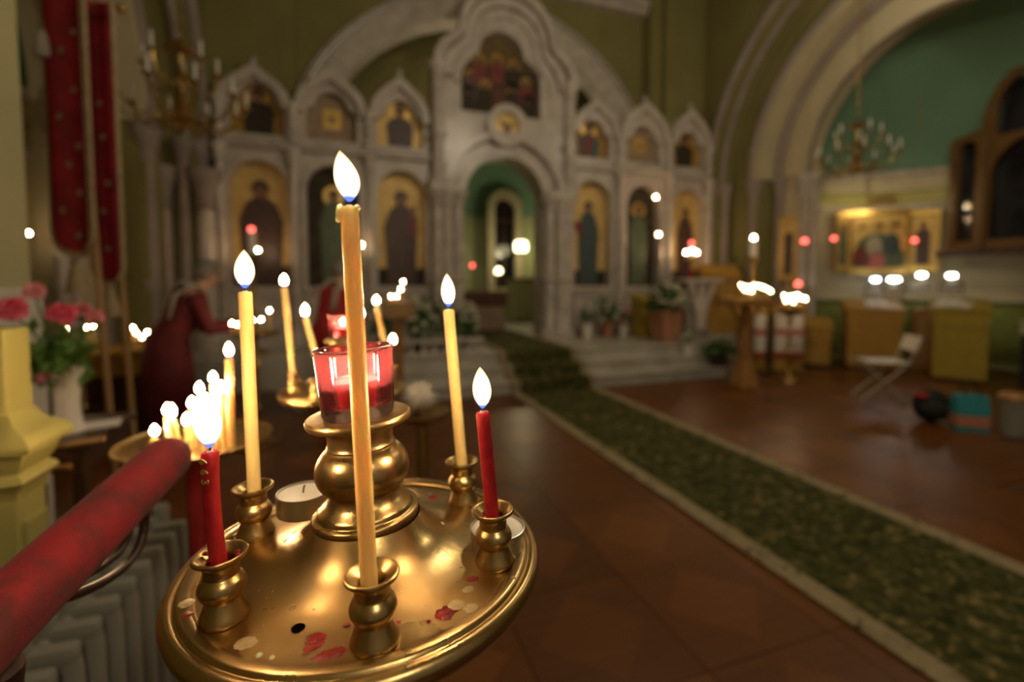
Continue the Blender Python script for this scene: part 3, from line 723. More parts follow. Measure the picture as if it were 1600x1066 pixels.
t = thing('added_sanctuary_lamp', 'added unseen brass lamp brightening the sanctuary behind the screen gables', 'lamp', (2.5, 9.35, 5.0))  # added to brighten the sanctuary, hidden behind the icon screen
obj('lamp_ring', tube([(.35*math.cos(2*PI*k/24), .35*math.sin(2*PI*k/24), 0) for k in range(25)], .02, 8), M['brass_dull'], t, True)
for k in range(6):
    a = 2*PI*k/6; obj('lamp_bulb', ball(.035, .035, .05, 10, 8, loc=(.35*math.cos(a), .35*math.sin(a), .05)), M['lamp_warm'], t, True)
    obj('chain', tube([(.35*math.cos(a), .35*math.sin(a), 0), (0, 0, 1.2)], .006, 6), M['brass_dull'], t)
obj('rod', tube([(0, 0, 1.2), (0, 0, 3.28)], .012, 8), M['brass_dull'], t)
lamp('sanctuary_light', (0, 0, -.1), 28, (1.0, .84, .56), .2, t)

# ================================================================== FOREGROUND CANDLE STAND
TX, TY, TZ = 0.0089, 0.3367, 1.216      # centre and rim height of the brass tray
TRAY = [(.016, -.034), (.05, -.030), (.095, -.024), (.112, -.019), (.1185, -.0135), (.1205, -.008), (.1195, -.0035), (.1165, -.001), (.1140, -.0012), (.1125, -.0025),
        (.1115, -.0010), (.1105, 0), (.1050, 0), (.1040, -.0008), (.1030, -.0020), (.1015, -.0022), (.090, -.0020), (.080, -.0014), (.070, .0000), (.062, .0022), (.055, .0050), (.049, .0085), (.0435, .0130), (.039, .0180), (.0355, .0225)]
POST = [(.0352, .0060), (.0358, .0180), (.0356, .0222), (.0362, .0232), (.0364, .0255), (.0350, .0268), (.0328, .0272), (.0322, .0282), (.0318, .0300), (.0295, .0318), (.0255, .0350), (.0235, .0390), (.0232, .0415),
        (.0262, .0435), (.0298, .0475), (.0318, .0530), (.0318, .0580), (.0300, .0640), (.0265, .0690), (.0232, .0712), (.0224, .0722), (.0232, .0732), (.0222, .0745),
        (.0218, .0790), (.0226, .0840), (.0245, .0870), (.0290, .0882), (.0340, .0886), (.0352, .0898), (.0353, .0925), (.0345, .0940), (.0335, .0942), (0, .0942)]
SOCK = [(0, 0), (.0126, 0), (.0130, .0015), (.0124, .0035), (.0106, .0075), (.0094, .0110), (.0091, .0122), (.0098, .0128), (.0112, .0145), (.0123, .0175), (.0123, .0195), (.0113, .0222),
        (.0096, .0243), (.0088, .0252), (.0092, .0258), (.0090, .0295), (.0096, .0322), (.0118, .0338), (.0138, .0348), (.0142, .0360), (.0138, .0372), (.0122, .0372), (.0098, .0352), (.0072, .0335), (.0066, .0320), (.0064, .016), (0, .016)]
def smooth_prof(p, n=2):
    for _ in range(n):
        q = [p[0]]
        for a, b_ in zip(p, p[1:]):
            q.append((a[0]*.75+b_[0]*.25, a[1]*.75+b_[1]*.25)); q.append((a[0]*.25+b_[0]*.75, a[1]*.25+b_[1]*.75))
        q.append(p[-1]); p = q
    return p
from mathutils import Quaternion
def tilt(deg): return Quaternion(FWD, R(-deg))
def candle_stand(loc, rot, label, hi=True, lean=0.0):
    sg = 96 if hi else 40
    t = thing('candle_stand', label, 'candle stand', (loc[0], loc[1], 0))
    z = loc[2]
    obj('tray', xf(lathe(smooth_prof(TRAY, 1), sg), (0, 0, z)), M['brass'], t, True)
    bl = obj('baluster', lathe(smooth_prof(POST, 1), sg), M['brass'], t, True, loc=(0, 0, z))
    bl.rotation_mode = 'QUATERNION'; bl.rotation_quaternion = tilt(lean)
    sk = None
    for k in range(6):
        a = R(rot+60*k)
        q = (.0912*math.cos(a), .0912*math.sin(a), z-.0024)
        if sk is None: sk = obj('candle_socket', lathe(smooth_prof(SOCK, 1), 40 if hi else 20), M['brass'], t, True, loc=q); sk.rotation_mode = 'QUATERNION'; sk.rotation_quaternion = tilt(lean*.6)
        else: sk2 = obj('candle_socket', sk.data, None, t, loc=q); sk2.rotation_mode = 'QUATERNION'; sk2.rotation_quaternion = tilt(lean*.6)
    leg = [(.0, z-.03), (.016, z-.034), (.020, z-.06), (.035, z-.09), (.020, z-.12), (.014, z-.15), (.014, .62), (.03, .60), (.04, .56), (.03, .52), (.016, .49), (.016, .16), (.04, .12), (.06, .08), (.15, .04), (.17, .02), (.17, 0), (0, 0)]
    obj('pillar', lathe(list(reversed(leg)), 28), M['brass_dull'], t, True)
    return t
cs = candle_stand((TX, TY, TZ), 30, 'near brass candle stand with round tray, red glass cup and splashed wax', lean=3.4)
ST = lambda k: (TX+.0912*math.cos(R(30+60*k)), TY+.0912*math.sin(R(30+60*k)), TZ-.0021)

# wax spills and screw hole of the near tray
_tp = smooth_prof(TRAY, 1); _tp = _tp[max(range(len(_tp)), key=lambda i: _tp[i][1] if _tp[i][0] > .1 else -9):]
def tray_z(r):
    for a, b_ in zip(_tp, _tp[1:]):
        if b_[0] <= r <= a[0]: return TZ + a[1]+(b_[1]-a[1])*(a[0]-r)/max(1e-9, a[0]-b_[0])
    return TZ-.002
def spill(px, py, rx, ry, m, spikes, seed, rot=0, z=TZ-.0019, h=.0006, name='wax_spill', lab=None):
    p = on_z(px, py, z)
    z = tray_z(math.hypot(p.x-TX, p.y-TY)); p = on_z(px, py, z)
    z += .00005
    o = obj(name, xf(blob(rx, ry, h, 26, .10, spikes, seed), (0, 0, 0), rz=rot), M[m], cs, 'all', loc=(p.x-TX, p.y-TY, z), label=lab)
    return o
spill(494, 998, .0046, .0042, 'drip_red', 3, 1, lab='red wax spill'); spill(490, 1010, .0050, .0036, 'drip_red', 5, 2, .3); spill(512, 1024, .0062, .0036, 'drip_red', 6, 3, .1); spill(528, 1019, .0040, .0034, 'drip_red', 3, 4, .8)
spill(694, 960, .0056, .0050, 'drip_red', 7, 5, lab='dark red wax splash'); spill(670, 972, .0014, .0013, 'drip_red', 0, 6); spill(738, 905, .0042, .0028, 'drip_red', 1, 7); spill(744, 906, .0016, .0014, 'drip_red', 1, 17)
spill(677, 777, .0046, .0034, 'drip_red', 1, 8); spill(615, 977, .0040, .0034, 'drip_red', 3, 9); spill(643, 1020, .0046, .0038, 'drip_red', 6, 10, 0, TZ+.0001)
spill(293, 961, .0028, .0024, 'drip_red', 1, 11); spill(542, 977, .0020, .0014, 'drip_red', 3, 12)
spill(291, 943, .0042, .0040, 'drip_pale', 1, 21, 0, TZ+.0001, lab='dried pale wax spot'); spill(384, 1005, .0054, .0046, 'drip_pale', 0, 22, 0, TZ-.0019, .0003); spill(712, 945, .0050, .0046, 'drip_pale', 1, 23, 0, TZ-.0019, .0003); spill(735, 950, .0044, .0040, 'drip_pale', 1, 24, 0, TZ-.0019, .0003)
spill(731, 921, .0038, .0032, 'drip_pale', 0, 25, 0, TZ-.0019, .0002); spill(802, 903, .0016, .0016, 'drip_pale', 0, 26, 0, TZ+.0001); spill(405, 1024, .0016, .0016, 'wax_pale', 0, 27); spill(425, 1028, .0014, .0013, 'wax_pale', 0, 28)
spill(453, 845, .0050, .0036, 'wax_pale', 0, 31, .4, TZ-.0012, .0012, 'melted_wax'); spill(372, 838, .0050, .0036, 'drip_pale', 1, 32); spill(682, 818, .0060, .0026, 'wax_pale', 0, 33, -.5, TZ-.0012, .0010, 'melted_wax')
for k in range(26):
    a = rnd.uniform(-PI, 0.2); r_ = rnd.uniform(.062, .100)
    obj('wax_speck', blob(rnd.uniform(.0004, .0009), rnd.uniform(.0004, .0008), .0003, 8, .1), M['drip_pale' if k % 3 else 'drip_red'], cs, 'all', loc=(r_*math.cos(a), r_*math.sin(a), tray_z(r_)))
p = on_z(466, 982, TZ-.0014)
obj('screw_hole', lathe([(0, .0002), (.0034, .0002), (.0036, 0)], 24), M['black'], cs, loc=(p.x-TX, p.y-TY, tray_z(math.hypot(p.x-TX, p.y-TY))+.00015), label='small dark hole')
p = on_z(646, 1045, TZ-.006)
obj('wax_run', xf(tube([(0, 0, 0), (.0002, -.0006, -.004), (.0003, -.0006, -.0085)], [.0026, .0018, .0006], 8), (0, 0, 0)), M['drip_red'], cs, True, loc=(p.x-TX, p.y-TY-.0005, TZ-.004))

# ---- candles
def flame_mesh(h, r, lean=0.0, seg=14, rings=14):
    V, F, prev = [], [], None
    prof = []
    for i in range(rings+1):
        t = i/rings
        prof.append((r*(max(0.0, math.sin(PI*t**0.93))**0.82*(1.0-0.06*t)+(.12*(1-t)**6 if i else 0)), h*t))
    V, F = lathe(prof, seg)
    return [(x+lean*h*(z/h)**2, y, z) for x, y, z in V], F
FL = {}
def add_flame(par, tip, h, r, lean=0.0, env=True):
    key = (round(h, 4), round(r, 4), round(lean, 2), env)
    if key not in FL:
        FL[key] = None
    f = obj('flame', FL[key] or flame_mesh(h, r, lean), M['flame'], par, 'all', loc=tip)
    FL[key] = f.data
    if env:
        obj('flame_halo', flame_mesh(h*1.10, r*1.22, lean), M['flame_env'], f, 'all', loc=(0, 0, -h*.03))
    return f
def candle(base, tip, r, wax, label, flame_h, flame_r, group=None, lean=0.0, hi=True, bend=0.0, name=None, parts=True):
    base, tip = Vector(base), Vector(tip)
    t = thing(name or 'taper_candle', label, 'candle', base, 0, group)
    d = tip-base; n = 10 if hi else 4
    side = RIGHT
    pts = [d*(k/n)+side*(bend*math.sin(PI*k/n)) for k in range(n+1)]
    pts[-1] = pts[-1]*1.0
    sg = 28 if hi else 10
    e = d.normalized()*r*.35
    pts2 = pts[:-1]+[pts[-1]-e, pts[-1]]
    rr = [r]*(len(pts2)-1)+[r*.86]
    obj('wax_body', tube(pts2, rr, sg), M[wax], t, True)
    if parts:
        tz = d+Vector((0, 0, 0))
        obj('melted_top', xf(blob(r*.42, r*.42, r*.2, 14, .05), tuple(tz)), M['wax_pale'], t, 'all')
        obj('wick', tube([tz, tz+Vector((.0002, 0, .003)), tz+Vector((-.0003, 0, .0058))], r*.16, 6), M['wick'], t, True)
    add_flame(t, d+Vector((0, 0, r*.45)), flame_h, flame_r, lean, hi)
    return t
B = lambda k: Vector(ST(k))+Vector((0, 0, .016))
# sockets: 0 right-back, 1 back (empty), 2 left-back, 3 left-front, 4 front, 5 right-front
B4 = B(4)-RIGHT*.0022
c4 = candle(B4, rise(B4, 546, 323), .0044, 'wax', 'tallest yellow beeswax taper, lit, in the front socket of near tray', .0235, .0050, lean=-.16, bend=0.0)
c2 = candle(B(2), rise(B(2), 383, 456), .0046, 'wax', 'tall yellow taper, lit, in left rear socket of near tray', .0265, .0056, lean=.0)
c0 = candle(B(0), rise(B(0), 701, 484), .0046, 'wax', 'tall yellow taper, lit, in right rear socket of near tray', .0262, .0048, lean=-.05)
c3 = candle(B(3), rise(B(3), 328, 706), .0043, 'wax_red', 'red candle with stamped gold digits in left front socket, lit', .0290, .0058, lean=-.10, bend=-.002)
c5 = candle(B(5), rise(B(5), 754, 644), .0046, 'wax_red', 'red candle without digits in right front socket of near tray, lit', .0262, .0052, lean=-.06)
# melted collar and drips of the tallest candle
tp = Vector(rise(B4, 546, 323))-B4
for dx, dz, rx, rz in ((-.0046, -.0032, .0017, .0042), (-.0040, -.0010, .0012, .0022), (.0042, -.0006, .0016, .0014), (-.0049, -.0058, .0016, .0022)):
    obj('wax_drip', ball(rx, rx, rz, 12, 8), M['wax_pale'], c4, 'all', loc=tuple(tp+RIGHT*dx+Vector((0, 0, dz))-FWD*.0012))
q = Vector(rise(B4, 551, 538))-B4
obj('wax_drip', ball(.0009, .0008, .0014, 10, 6), M['wax_pale'], c4, 'all', loc=tuple(q-FWD*.0042))
# stamped gold digits on the red candle, reading along its length
tp = Vector(rise(B(3), 328, 706))-B(3); ax = tp.normalized()
dg = thing
for k, ch in enumerate('663'):
    cu = bpy.data.curves.new('digit', 'FONT'); cu.body = ch; cu.size = .0066; cu.extrude = .00022; cu.bevel_depth = .00012; cu.align_x = 'CENTER'; cu.align_y = 'CENTER'
    tmp = bpy.data.objects.new('digit_tmp', cu); COL.objects.link(tmp)
    bpy.context.view_layer.update()
    me = bpy.data.meshes.new_from_object(tmp.evaluated_get(bpy.context.evaluated_depsgraph_get())); bpy.data.objects.remove(tmp)
    me.materials.clear(); me.materials.append(M['gold_digit'])
    o = bpy.data.objects.new('stamped_digit', me); COL.objects.link(o); o.parent = c3
    side = (RIGHT*-.25-FWD).normalized()
    # text plane: x along the candle axis (downwards), normal towards the viewer
    X_ = -ax; Zn = (side-ax*side.dot(ax)).normalized(); Y_ = Zn.cross(X_)
    m = Matrix((X_, Y_, Zn)).transposed().to_4x4(); m.translation = tp-ax*(.0042+.0056*k)+Zn*.0043-RIGHT*.0006
    o.matrix_local = m; o['label'] = 'gold stamped digit'
# red wax crumbs in the left front socket, red drip on right front socket
for k, (a, b_, s_) in enumerate(((-.0085, .000, .0026), (-.0060, .004, .0016), (.0066, .0035, .0016), (.008, .001, .0012), (-.004, -.006, .0012))):
    v = RIGHT*a+FWD*b_
    obj('wax_crumb', blob(s_, s_*.8, s_*.5, 12, .2, 1, k), M['drip_red'], c3, 'all', loc=(v.x, v.y, .0195+.0006*(k == 0)))
v = RIGHT*-.006-FWD*.0102
obj('wax_crumb', xf(blob(.0016, .0022, .0006, 12, .2, 1, 9), (0, 0, 0)), M['drip_red'], c5, 'all', loc=(v.x, v.y, .0208))

# ---- tealights
def tealight(loc, label, lit=False):
    t = thing('tealight', label, 'tealight', loc)
    obj('metal_cup', lathe([(0, 0), (.0186, 0), (.0190, .001), (.0190, .0150), (.0193, .0156), (.0187, .0158), (.0184, .0150), (.0184, .0135), (0, .0135)], 40), M['alu'], t, True)
    obj('wax_fill', lathe([(.0183, .0130), (.0180, .0142), (0, .0142)], 40), M['wax_white'], t, True)
    obj('wick', tube([(0, 0, .014), (.0004, 0, .018), (.0012, 0, .020)], .0006, 6), M['wick'], t, True)
    if lit: add_flame(t, (0, 0, .0175), .016, .0042, 0, True)
    return t
p = on_z(475, 818, TZ-.0015)
tealight((p.x, p.y, tray_z(math.hypot(p.x-TX, p.y-TY)-.019)+.0002), 'white tealight standing behind left of the brass column, unlit')
p = on_z(782, 860, TZ-.002)
tealight((p.x-.001, p.y+.004, TZ-.0021), 'white tealight half hidden behind the right front socket')

# ---- red glass votive cup on the column, tealight inside
def votive(loc, label, tl_label, hi=True, lean=0.0):
    sg = 64 if hi else 28
    t = thing('votive_glass', label, 'glass cup', loc)
    obj('glass_base', lathe([(0, .0), (.0232, 0), (.0242, .0015), (.0246, .0080), (.0200, .0085), (0, .0085)], sg), M['clear_glass'], t, True)
    obj('glass_wall', lathe(smooth_prof([(.0246, .0080), (.0252, .018), (.0262, .040), (.0266, .0445), (.0261, .0462), (.0246, .0462), (.0236, .0445), (.0226, .036), (.0212, .016), (.0202, .0090)], 1), sg), M['red_glass'], t, 'all')
    obj('glass_rim', lathe([(.0266 + .0012*math.cos(q)-.0012, .0458+.0012*math.sin(q)) for q in [2*PI*k/10 for k in range(11)]], sg), M['clear_glass'], t, 'all')
    up = tilt(lean) @ Vector((0, 0, 1))
    tl = tealight(tuple(Vector(loc)+up*.0086), tl_label, True)
    for o in (t, tl): o.rotation_mode = 'QUATERNION'; o.rotation_quaternion = tilt(lean)
    return t
votive(tuple(Vector((TX, TY, TZ))+tilt(3.4) @ Vector((0, 0, .0943))), 'red glass votive cup on top of the near brass column', 'lit tealight inside the near red glass cup', lean=3.4)

# ================================================================== SECOND CANDLE STAND (behind)
p2 = at(538, 604, .93)
S2 = (p2.x, p2.y, p2.z)
rot2 = math.degrees(-YAW)+20
candle_stand(S2, rot2, 'second brass candle stand behind the near one, red cup on top', hi=False)
def s2(k): a = R(rot2+60*k); return Vector((S2[0]+.0912*math.cos(a), S2[1]+.0912*math.sin(a), S2[2]-.0021+.016))
votive((S2[0], S2[1], S2[2]+.0942), 'red glass votive cup on the second candle stand', 'lit tealight inside the red cup of second stand', hi=False)
g = None
candle(s2(3), rise(s2(3), 444, 449), .0048, 'wax', 'leaning lit yellow taper, leftmost on the second candle stand', .022, .0058, hi=False)
candle(s2(2), rise(s2(2), 477, 497), .0052, 'wax', 'thick lit yellow candle second from left on second stand', .026, .0062, hi=False)
candle(s2(1), rise(s2(1), 564, 500), .0044, 'wax', 'lit yellow candle partly hidden behind tallest taper, on second stand', .024, .0052, hi=False)
candle(s2(0), rise(s2(0), 588, 478), .0046, 'wax', 'lit yellow taper on second stand just right of tallest taper', .018, .0054, hi=False)
candle(s2(5), rise(s2(5), 614, 541), .0048, 'wax_red', 'short red lit candle at right of the second stand', .020, .0056, hi=False)
# crumpled cloth hanging on the second stand's pillar
q = at(652, 622, 1.02)
t = thing('crumpled_cloth', 'crumpled white rag hanging behind the second brass stand', 'cloth', (q.x, q.y, q.z-.03))
qq = random.Random(3); V, F = ball(.042, .03, .026, 16, 10)
obj('rag', ([(x*(1+qq.uniform(-.4, .4)), y*(1+qq.uniform(-.4, .4)), z*(1+qq.uniform(-.5, .5))+.03) for x, y, z in V], F), M['scarf'], t, 'all')
t2 = thing('brass_bowl', 'small brass drip bowl on a pole under the white rag', 'bowl', (q.x+.01, q.y, 0))
obj('bowl', xf(lathe([(0, -.06), (.03, -.058), (.052, -.045), (.06, -.035), (.06, -.031), (.05, -.034), (0, -.034)], 24), (0, 0, q.z+.002)), M['brass'], t2, True)
obj('pole', lathe([(.10, 0), (.10, .02), (.02, .04), (.014, .08), (.014, q.z-.058), (0, q.z-.057)], 16), M['brass_dull'], t2, True)

# ================================================================== LEFT TRAY CROWDED WITH CANDLES
p3 = at(308, 688, .80)
LT = Vector((p3.x, p3.y, p3.z))
t = thing('candle_tray_stand', 'brass candle tray on a red post crowded with burning tapers', 'candle stand', (LT.x, LT.y, 0))
obj('tray', xf(lathe(smooth_prof([(0, -.012), (.06, -.012), (.10, -.008), (.113, -.002), (.116, .004), (.113, .005), (.108, -.001), (.09, -.003), (0, -.003)], 1), 48), (0, 0, LT.z)), M['brass'], t, True)
obj('post', lathe([(.14, 0), (.14, .03), (.03, .06), (.018, .10), (.018, LT.z-.03), (.03, LT.z-.012), (0, LT.z-.012)], 20), M['red_cloth'], t, True)
lt = [(242, 684, 236, 706, .0046), (262, 652, 268, 700, .0050), (269, 656, 283, 716, .0046), (300, 640, 303, 700, .0048), (312, 618, 318, 690, .0046), (322, 640, 326, 716, .005), (333, 600, 345, 686, .0046),
      (346, 618, 352, 706, .0046), (358, 560, 361, 700, .0052), (392, 602, 391, 688, .0046), (335, 650, 338, 700, .004), (292, 668, 292, 690, .004)]
for k, (fx, fy, bx, by, r_) in enumerate(lt):
    b_ = on_z(bx, by, LT.z-.003)
    v = Vector((b_.x-LT.x, b_.y-LT.y, 0))
    if v.length > .095: v *= .095/v.length
    b_ = Vector((LT.x+v.x, LT.y+v.y, LT.z-.003))
    candle(b_, rise(b_, fx, fy), r_, 'wax', {0: 'shortest leftmost burning taper on the left brass tray', 8: 'tallest burning taper on the left brass tray', 9: 'rightmost burning taper on left brass tray, behind left rear taper'}.get(k, 'burning yellow taper in the crowd on the left brass tray'), .019+.002*(k % 3), .0056, group='tapers crowded on left tray', hi=False, parts=False)

# ================================================================== RED VELVET BARRIER RAIL
ra_ = at(274, 704, .55); rb_ = at(-110, 1072, .270)
rd = (rb_-ra_).normalized()
zr = ra_.z
t = thing('barrier_rail', 'thick worn red velvet barrier rail with iron scroll bracket', 'barrier', (ra_.x, ra_.y, 0))
n = 14
pts = [ra_+rd*.0 - rd*.0, ]
L_ = (rb_-ra_).length
prof = [(0, .008), (.004, .016), (.010, .0215), (.018, .0245)] + [(.03+(L_-.03)*k/10, .0252) for k in range(11)]
obj('velvet_cover', tube([ra_+rd*s_ for s_, _ in prof], [q for _, q in prof], 28), M['red_velvet'], t, True, world=True)
dn = Vector((0, 0, -1))
nrm = rd.cross(Vector((0, 0, 1)))
def under_rail(px, py):
    r = ray(px, py); q = ra_+Vector((.006, 0, 0))-CAM
    return CAM+r*(q.dot(nrm)/r.dot(nrm))
def scroll(pix, r_):
    P_ = [under_rail(*p) for p in pix]; fine = []
    for i in range(len(P_)-1):
        p0, p1, p2, p3 = P_[max(i-1, 0)], P_[i], P_[i+1], P_[min(i+2, len(P_)-1)]
        for k in range(5):
            u = k/5; fine.append(.5*((2*p1)+(p2-p0)*u+(2*p0-5*p1+4*p2-p3)*u*u+(3*p1-p0-3*p2+p3)*u**3))
    fine.append(P_[-1])
    obj('scroll_bracket', tube(fine, r_, 10), M['iron'], t, True, world=True)
scroll([(222, 780), (226, 815), (219, 850), (200, 880), (168, 905), (128, 925), (86, 940), (40, 965)], .0042)
scroll([(204, 800), (202, 830), (188, 860), (160, 884), (130, 902), (90, 925)], .0034)
for s_ in (.24,):
    q = ra_+rd*s_
    obj('rail_post', xf(lathe([(.06, 0), (.06, .02), (.012, .04), (.011, q.z-.09), (.018, q.z-.06), (.020, q.z-.04), (.010, q.z-.025), (0, q.z-.022)], 16), (q.x-.012, q.y, 0)), M['iron'], t, True, world=True)
q = ra_+rd*.27; zr = q.z
for dz, dx in ((.020, -.044), (-.055, .012)):
    obj('iron_knob', ball(.012, .012, .014, 12, 8, loc=(q.x+dx, q.y, zr+dz)), M['iron'], t, True, world=True)
    obj('knob_stem', tube([(q.x+dx, q.y, zr+dz), (q.x-.01, q.y, zr-.02)], .005, 8), M['iron'], t, True, world=True)

# ================================================================== CAST-IRON RADIATOR
t = thing('radiator', 'white cast-iron column radiator below the red rail', 'radiator', (-.50, 1.2, 0))
rm = None
for k in range(9):
    yy = .93+.062*k
    if rm is None:
        V = []
        sec = join(tube([(0, 0, .09), (0, 0, .12), (0, 0, .74), (0, 0, .79)], [.014, .019, .019, .014], 12, flat=1),
                   tube([(-.065, 0, .09), (-.065, 0, .12), (-.065, 0, .72), (-.065, 0, .76)], [.014, .019, .019, .014], 12),
                   tube([(.065, 0, .09), (.065, 0, .12), (.065, 0, .72), (.065, 0, .76)], [.014, .019, .019, .014], 12),
                   box(-.080, .080, -.016, .016, .735, .775, .012), box(-.078, .078, -.018, .018, .10, .15, .014),
                   tube([(0, -.031, .745), (0, .031, .745)], .018, 10), tube([(0, -.031, .13), (0, .031, .13)], .018, 10))
        rm = obj('radiator_section', xf(sec, (0, 0, 0)), M['radiator'], t, True, world=True)
        rm.location = (-.545, yy, 0); me_ = rm.data
    else:
        o = rm.copy(); COL.objects.link(o); o.location = (-.545+.005*k, yy, 0)
for yy in (.93, 1.426):
    obj('foot', box(-.60, -.46, yy-.02, yy+.02, 0, .1, .008), M['radiator'], t, world=True)
obj('valve', join(tube([(-.50, 1.44, .745), (-.50, 1.49, .745)], .014, 10), tube([(-.50, 1.48, .74), (-.50, 1.48, .80)], .02, 10), tube([(-.50, 1.485, .75), (-.50, 1.485, 0)], .011, 10)), M['radiator'], t, True, world=True)

# ================================================================== GREEN MOULDED DESK + SIDE TABLE WITH VASE
e0 = at(42, 640, .86)            # upper block's right bottom corner
DX, DY = e0.x, e0.y
t = thing('moulded_desk', 'yellow-green painted desk with stepped mouldings at left edge', 'desk', (DX-.25, DY+.05, 0))
zt_ = at(38, 510, .86).z; zm = e0.z
obj('upper_block', box(DX-.6, DX, DY-.05, DY+.02, zm, zt_, .004), M['green_desk'], t, world=True)
mould = [(0, zm+.004), (.006, zm-.004), (.012, zm-.016), (.030, zm-.026), (.046, zm-.036), (.052, zm-.046), (.050, zm-.056), (.034, zm-.062), (.030, zm-.074), (.020, zm-.094), (.016, zm-.100), (.026, zm-.106), (.030, zm-.114), (.022, zm-.122), (.014, zm-.134), (.012, zm-.15)]
rings = []
for d, z in mould:
    rings.append([(DX-.6, DY-.05-d, z), (DX+d, DY-.05-d, z), (DX+d, DY+.02+d*.3, z), (DX-.6, DY+.02+d*.3, z)])
obj('cornice_moulding', ring_loft(rings), M['green_desk'], t, True, world=True)
obj('desk_body', box(DX-.6, DX+.012, DY-.062, DY+.02, 0, zm-.149, .004), M['green_desk'], t, world=True)
obj('side_panel', box(DX+.012, DX+.018, DY-.05, DY+.012, .15, zm-.19, .002), M['green_desk'], t, world=True)

vb = at(107, 676, 1.38)
tz_ = vb.z
t = thing('side_table', 'small dark wooden table under the white vase', 'table', (vb.x, vb.y, 0))
obj('tabletop', box(-.20, .09, -.10, .22, tz_-.025, tz_, .004), M['wood_dk'], t)
obj('apron', box(-.18, .07, -.085, .20, tz_-.09, tz_-.025), M['wood_dk'], t)
for x in (-.17, .06):
    for y_ in (-.075, .19): obj('leg', box(x-.015, x+.015, y_-.015, y_+.015, 0, tz_-.09, .003), M['wood_dk'], t)
t = thing('vase', 'white ceramic trumpet vase holding pink roses', 'vase', (vb.x, vb.y, tz_))
VH = .20
obj('vase_body', lathe(smooth_prof([(0, 0), (.036, 0), (.039, .004), (.034, .03), (.030, .075), (.033, .13), (.042, .18), (.050, VH), (.047, VH), (.038, .17), (.028, .12), (.026, .05), (0, .03)], 1), 36), M['white_china'], t, True)
pp = at(160, 664, 1.46)
t = thing('paper_sheet', 'white sheet of paper lying on the dark side table', 'paper', (pp.x, pp.y, tz_+.0))
obj('sheet', xf(box(-.075, .045, -.05, .045, 0.0005, .004), (0, 0, 0), rz=.3), M['paper'], t)
# orange wooden bars jutting from the desk
for (xa, ya, xb, yb, d, lab) in ((66, 701, 160, 686, 1.0, 'upper orange wooden bar jutting out beside the green desk'), (50, 733, 108, 729, .97, 'lower orange wooden bar jutting out beside the green desk')):
    a_, b_ = at(xa, ya, d), at(xb, yb, d)
    t = thing('wooden_bar', lab, 'wooden bar', a_)
    obj('bar', tube([(0, 0, 0), tuple(b_-a_)], .0055, 8), M['wood_lt'], t)
    obj('end_cap', ball(.006, .006, .006, 8, 6, loc=tuple(b_-a_)), M['wood'], t)
a_ = at(30, 712, 1.0)
t = thing('bar_rack', 'dark wooden rack holding the orange bars beside the desk', 'rack', (a_.x, a_.y, 0))
obj('rack_post', box(-.012, .02, -.03, .03, 0, a_.z+.02, .004), M['wood_dk'], t)
b_ = at(110, 715, 1.0)-a_
obj('rack_brace', tube([(0, 0, a_.z), (b_.x, b_.y, a_.z+b_.z+.005)], .006, 8), M['wood_dk'], t)

# roses: every bloom a thing of its own
def rose_bloom(r, seed):
    q = random.Random(seed); parts = []
    for ring, (n, rr, tilt, sc) in enumerate(((3, .16, 10, .55), (5, .34, 22, .72), (6, .60, 42, .85), (7, .85, 64, .95))):
        for k in range(n):
            a = 2*PI*k/n+ring*.5+q.uniform(-.2, .2)
            V, F = [], []
            for i in range(4):
                for j in range(5):
                    u = (j-2)/2; v = i/3
                    w = (.55+.45*math.sin(PI*min(1, v*.75+.15)))*.52*sc
                    x = u*w; z = v*sc*.9; y_ = -.16*(1-u*u)*sc + (.22*v*v if v > .6 else 0)
                    V.append((x, y_+.1, z))
            for i in range(3):
                for j in range(4): F.append((i*5+j, i*5+j+1, i*5+j+6, i*5+j+5))
            V, F = xf((V, F), (0, 0, 0), rx=R(-tilt+20))
            V = [(x, y_-rr*.45, z-.25-.06*ring) for x, y_, z in V]
            parts.append(xf((V, F), (0, 0, 0), rz=a))
    V, F = join(*parts)
    return [(x*r, y_*r, z*r) for x, y_, z in V], F
def leaf_patch(n, spread, size, seed, zr=1.0):
    q = random.Random(seed); parts = []
    for _ in range(n):
        s_ = size*q.uniform(.7, 1.3)
        V = [(0, 0, 0), (.25*s_, .4*s_, .08*s_), (0, s_, 0), (-.25*s_, .4*s_, .08*s_)]
        v = Vector((q.gauss(0, 1), q.gauss(0, 1), q.gauss(0, 1)*zr)).normalized()*spread*q.uniform(.3, 1)
        parts.append(xf((V, [(0, 1, 2), (0, 2, 3)]), (v.x, v.y, v.z), rz=q.uniform(0, 6.28), rx=q.uniform(-1.2, 1.2)))
    return join(*parts)
mouth = Vector((vb.x, vb.y, tz_+VH-.01))
roses = [(18, 478, 1.34, .042, 'petal_pink', 'deep pink rose bloom at left edge above the desk'), (54, 452, 1.48, .034, 'petal_lt', 'highest light pink rose, at back of the bouquet'),
         (98, 487, 1.36, .042, 'petal_pink', 'largest deep pink rose at centre of the bouquet'), (128, 484, 1.46, .036, 'petal_lt', 'light pink rose right of the central bloom'),
         (148, 493, 1.42, .028, 'petal_lt', 'small light pink rose at right of the bouquet'), (66, 588, 1.32, .022, 'petal_lt', 'small drooping pale pink rose beside the vase')]
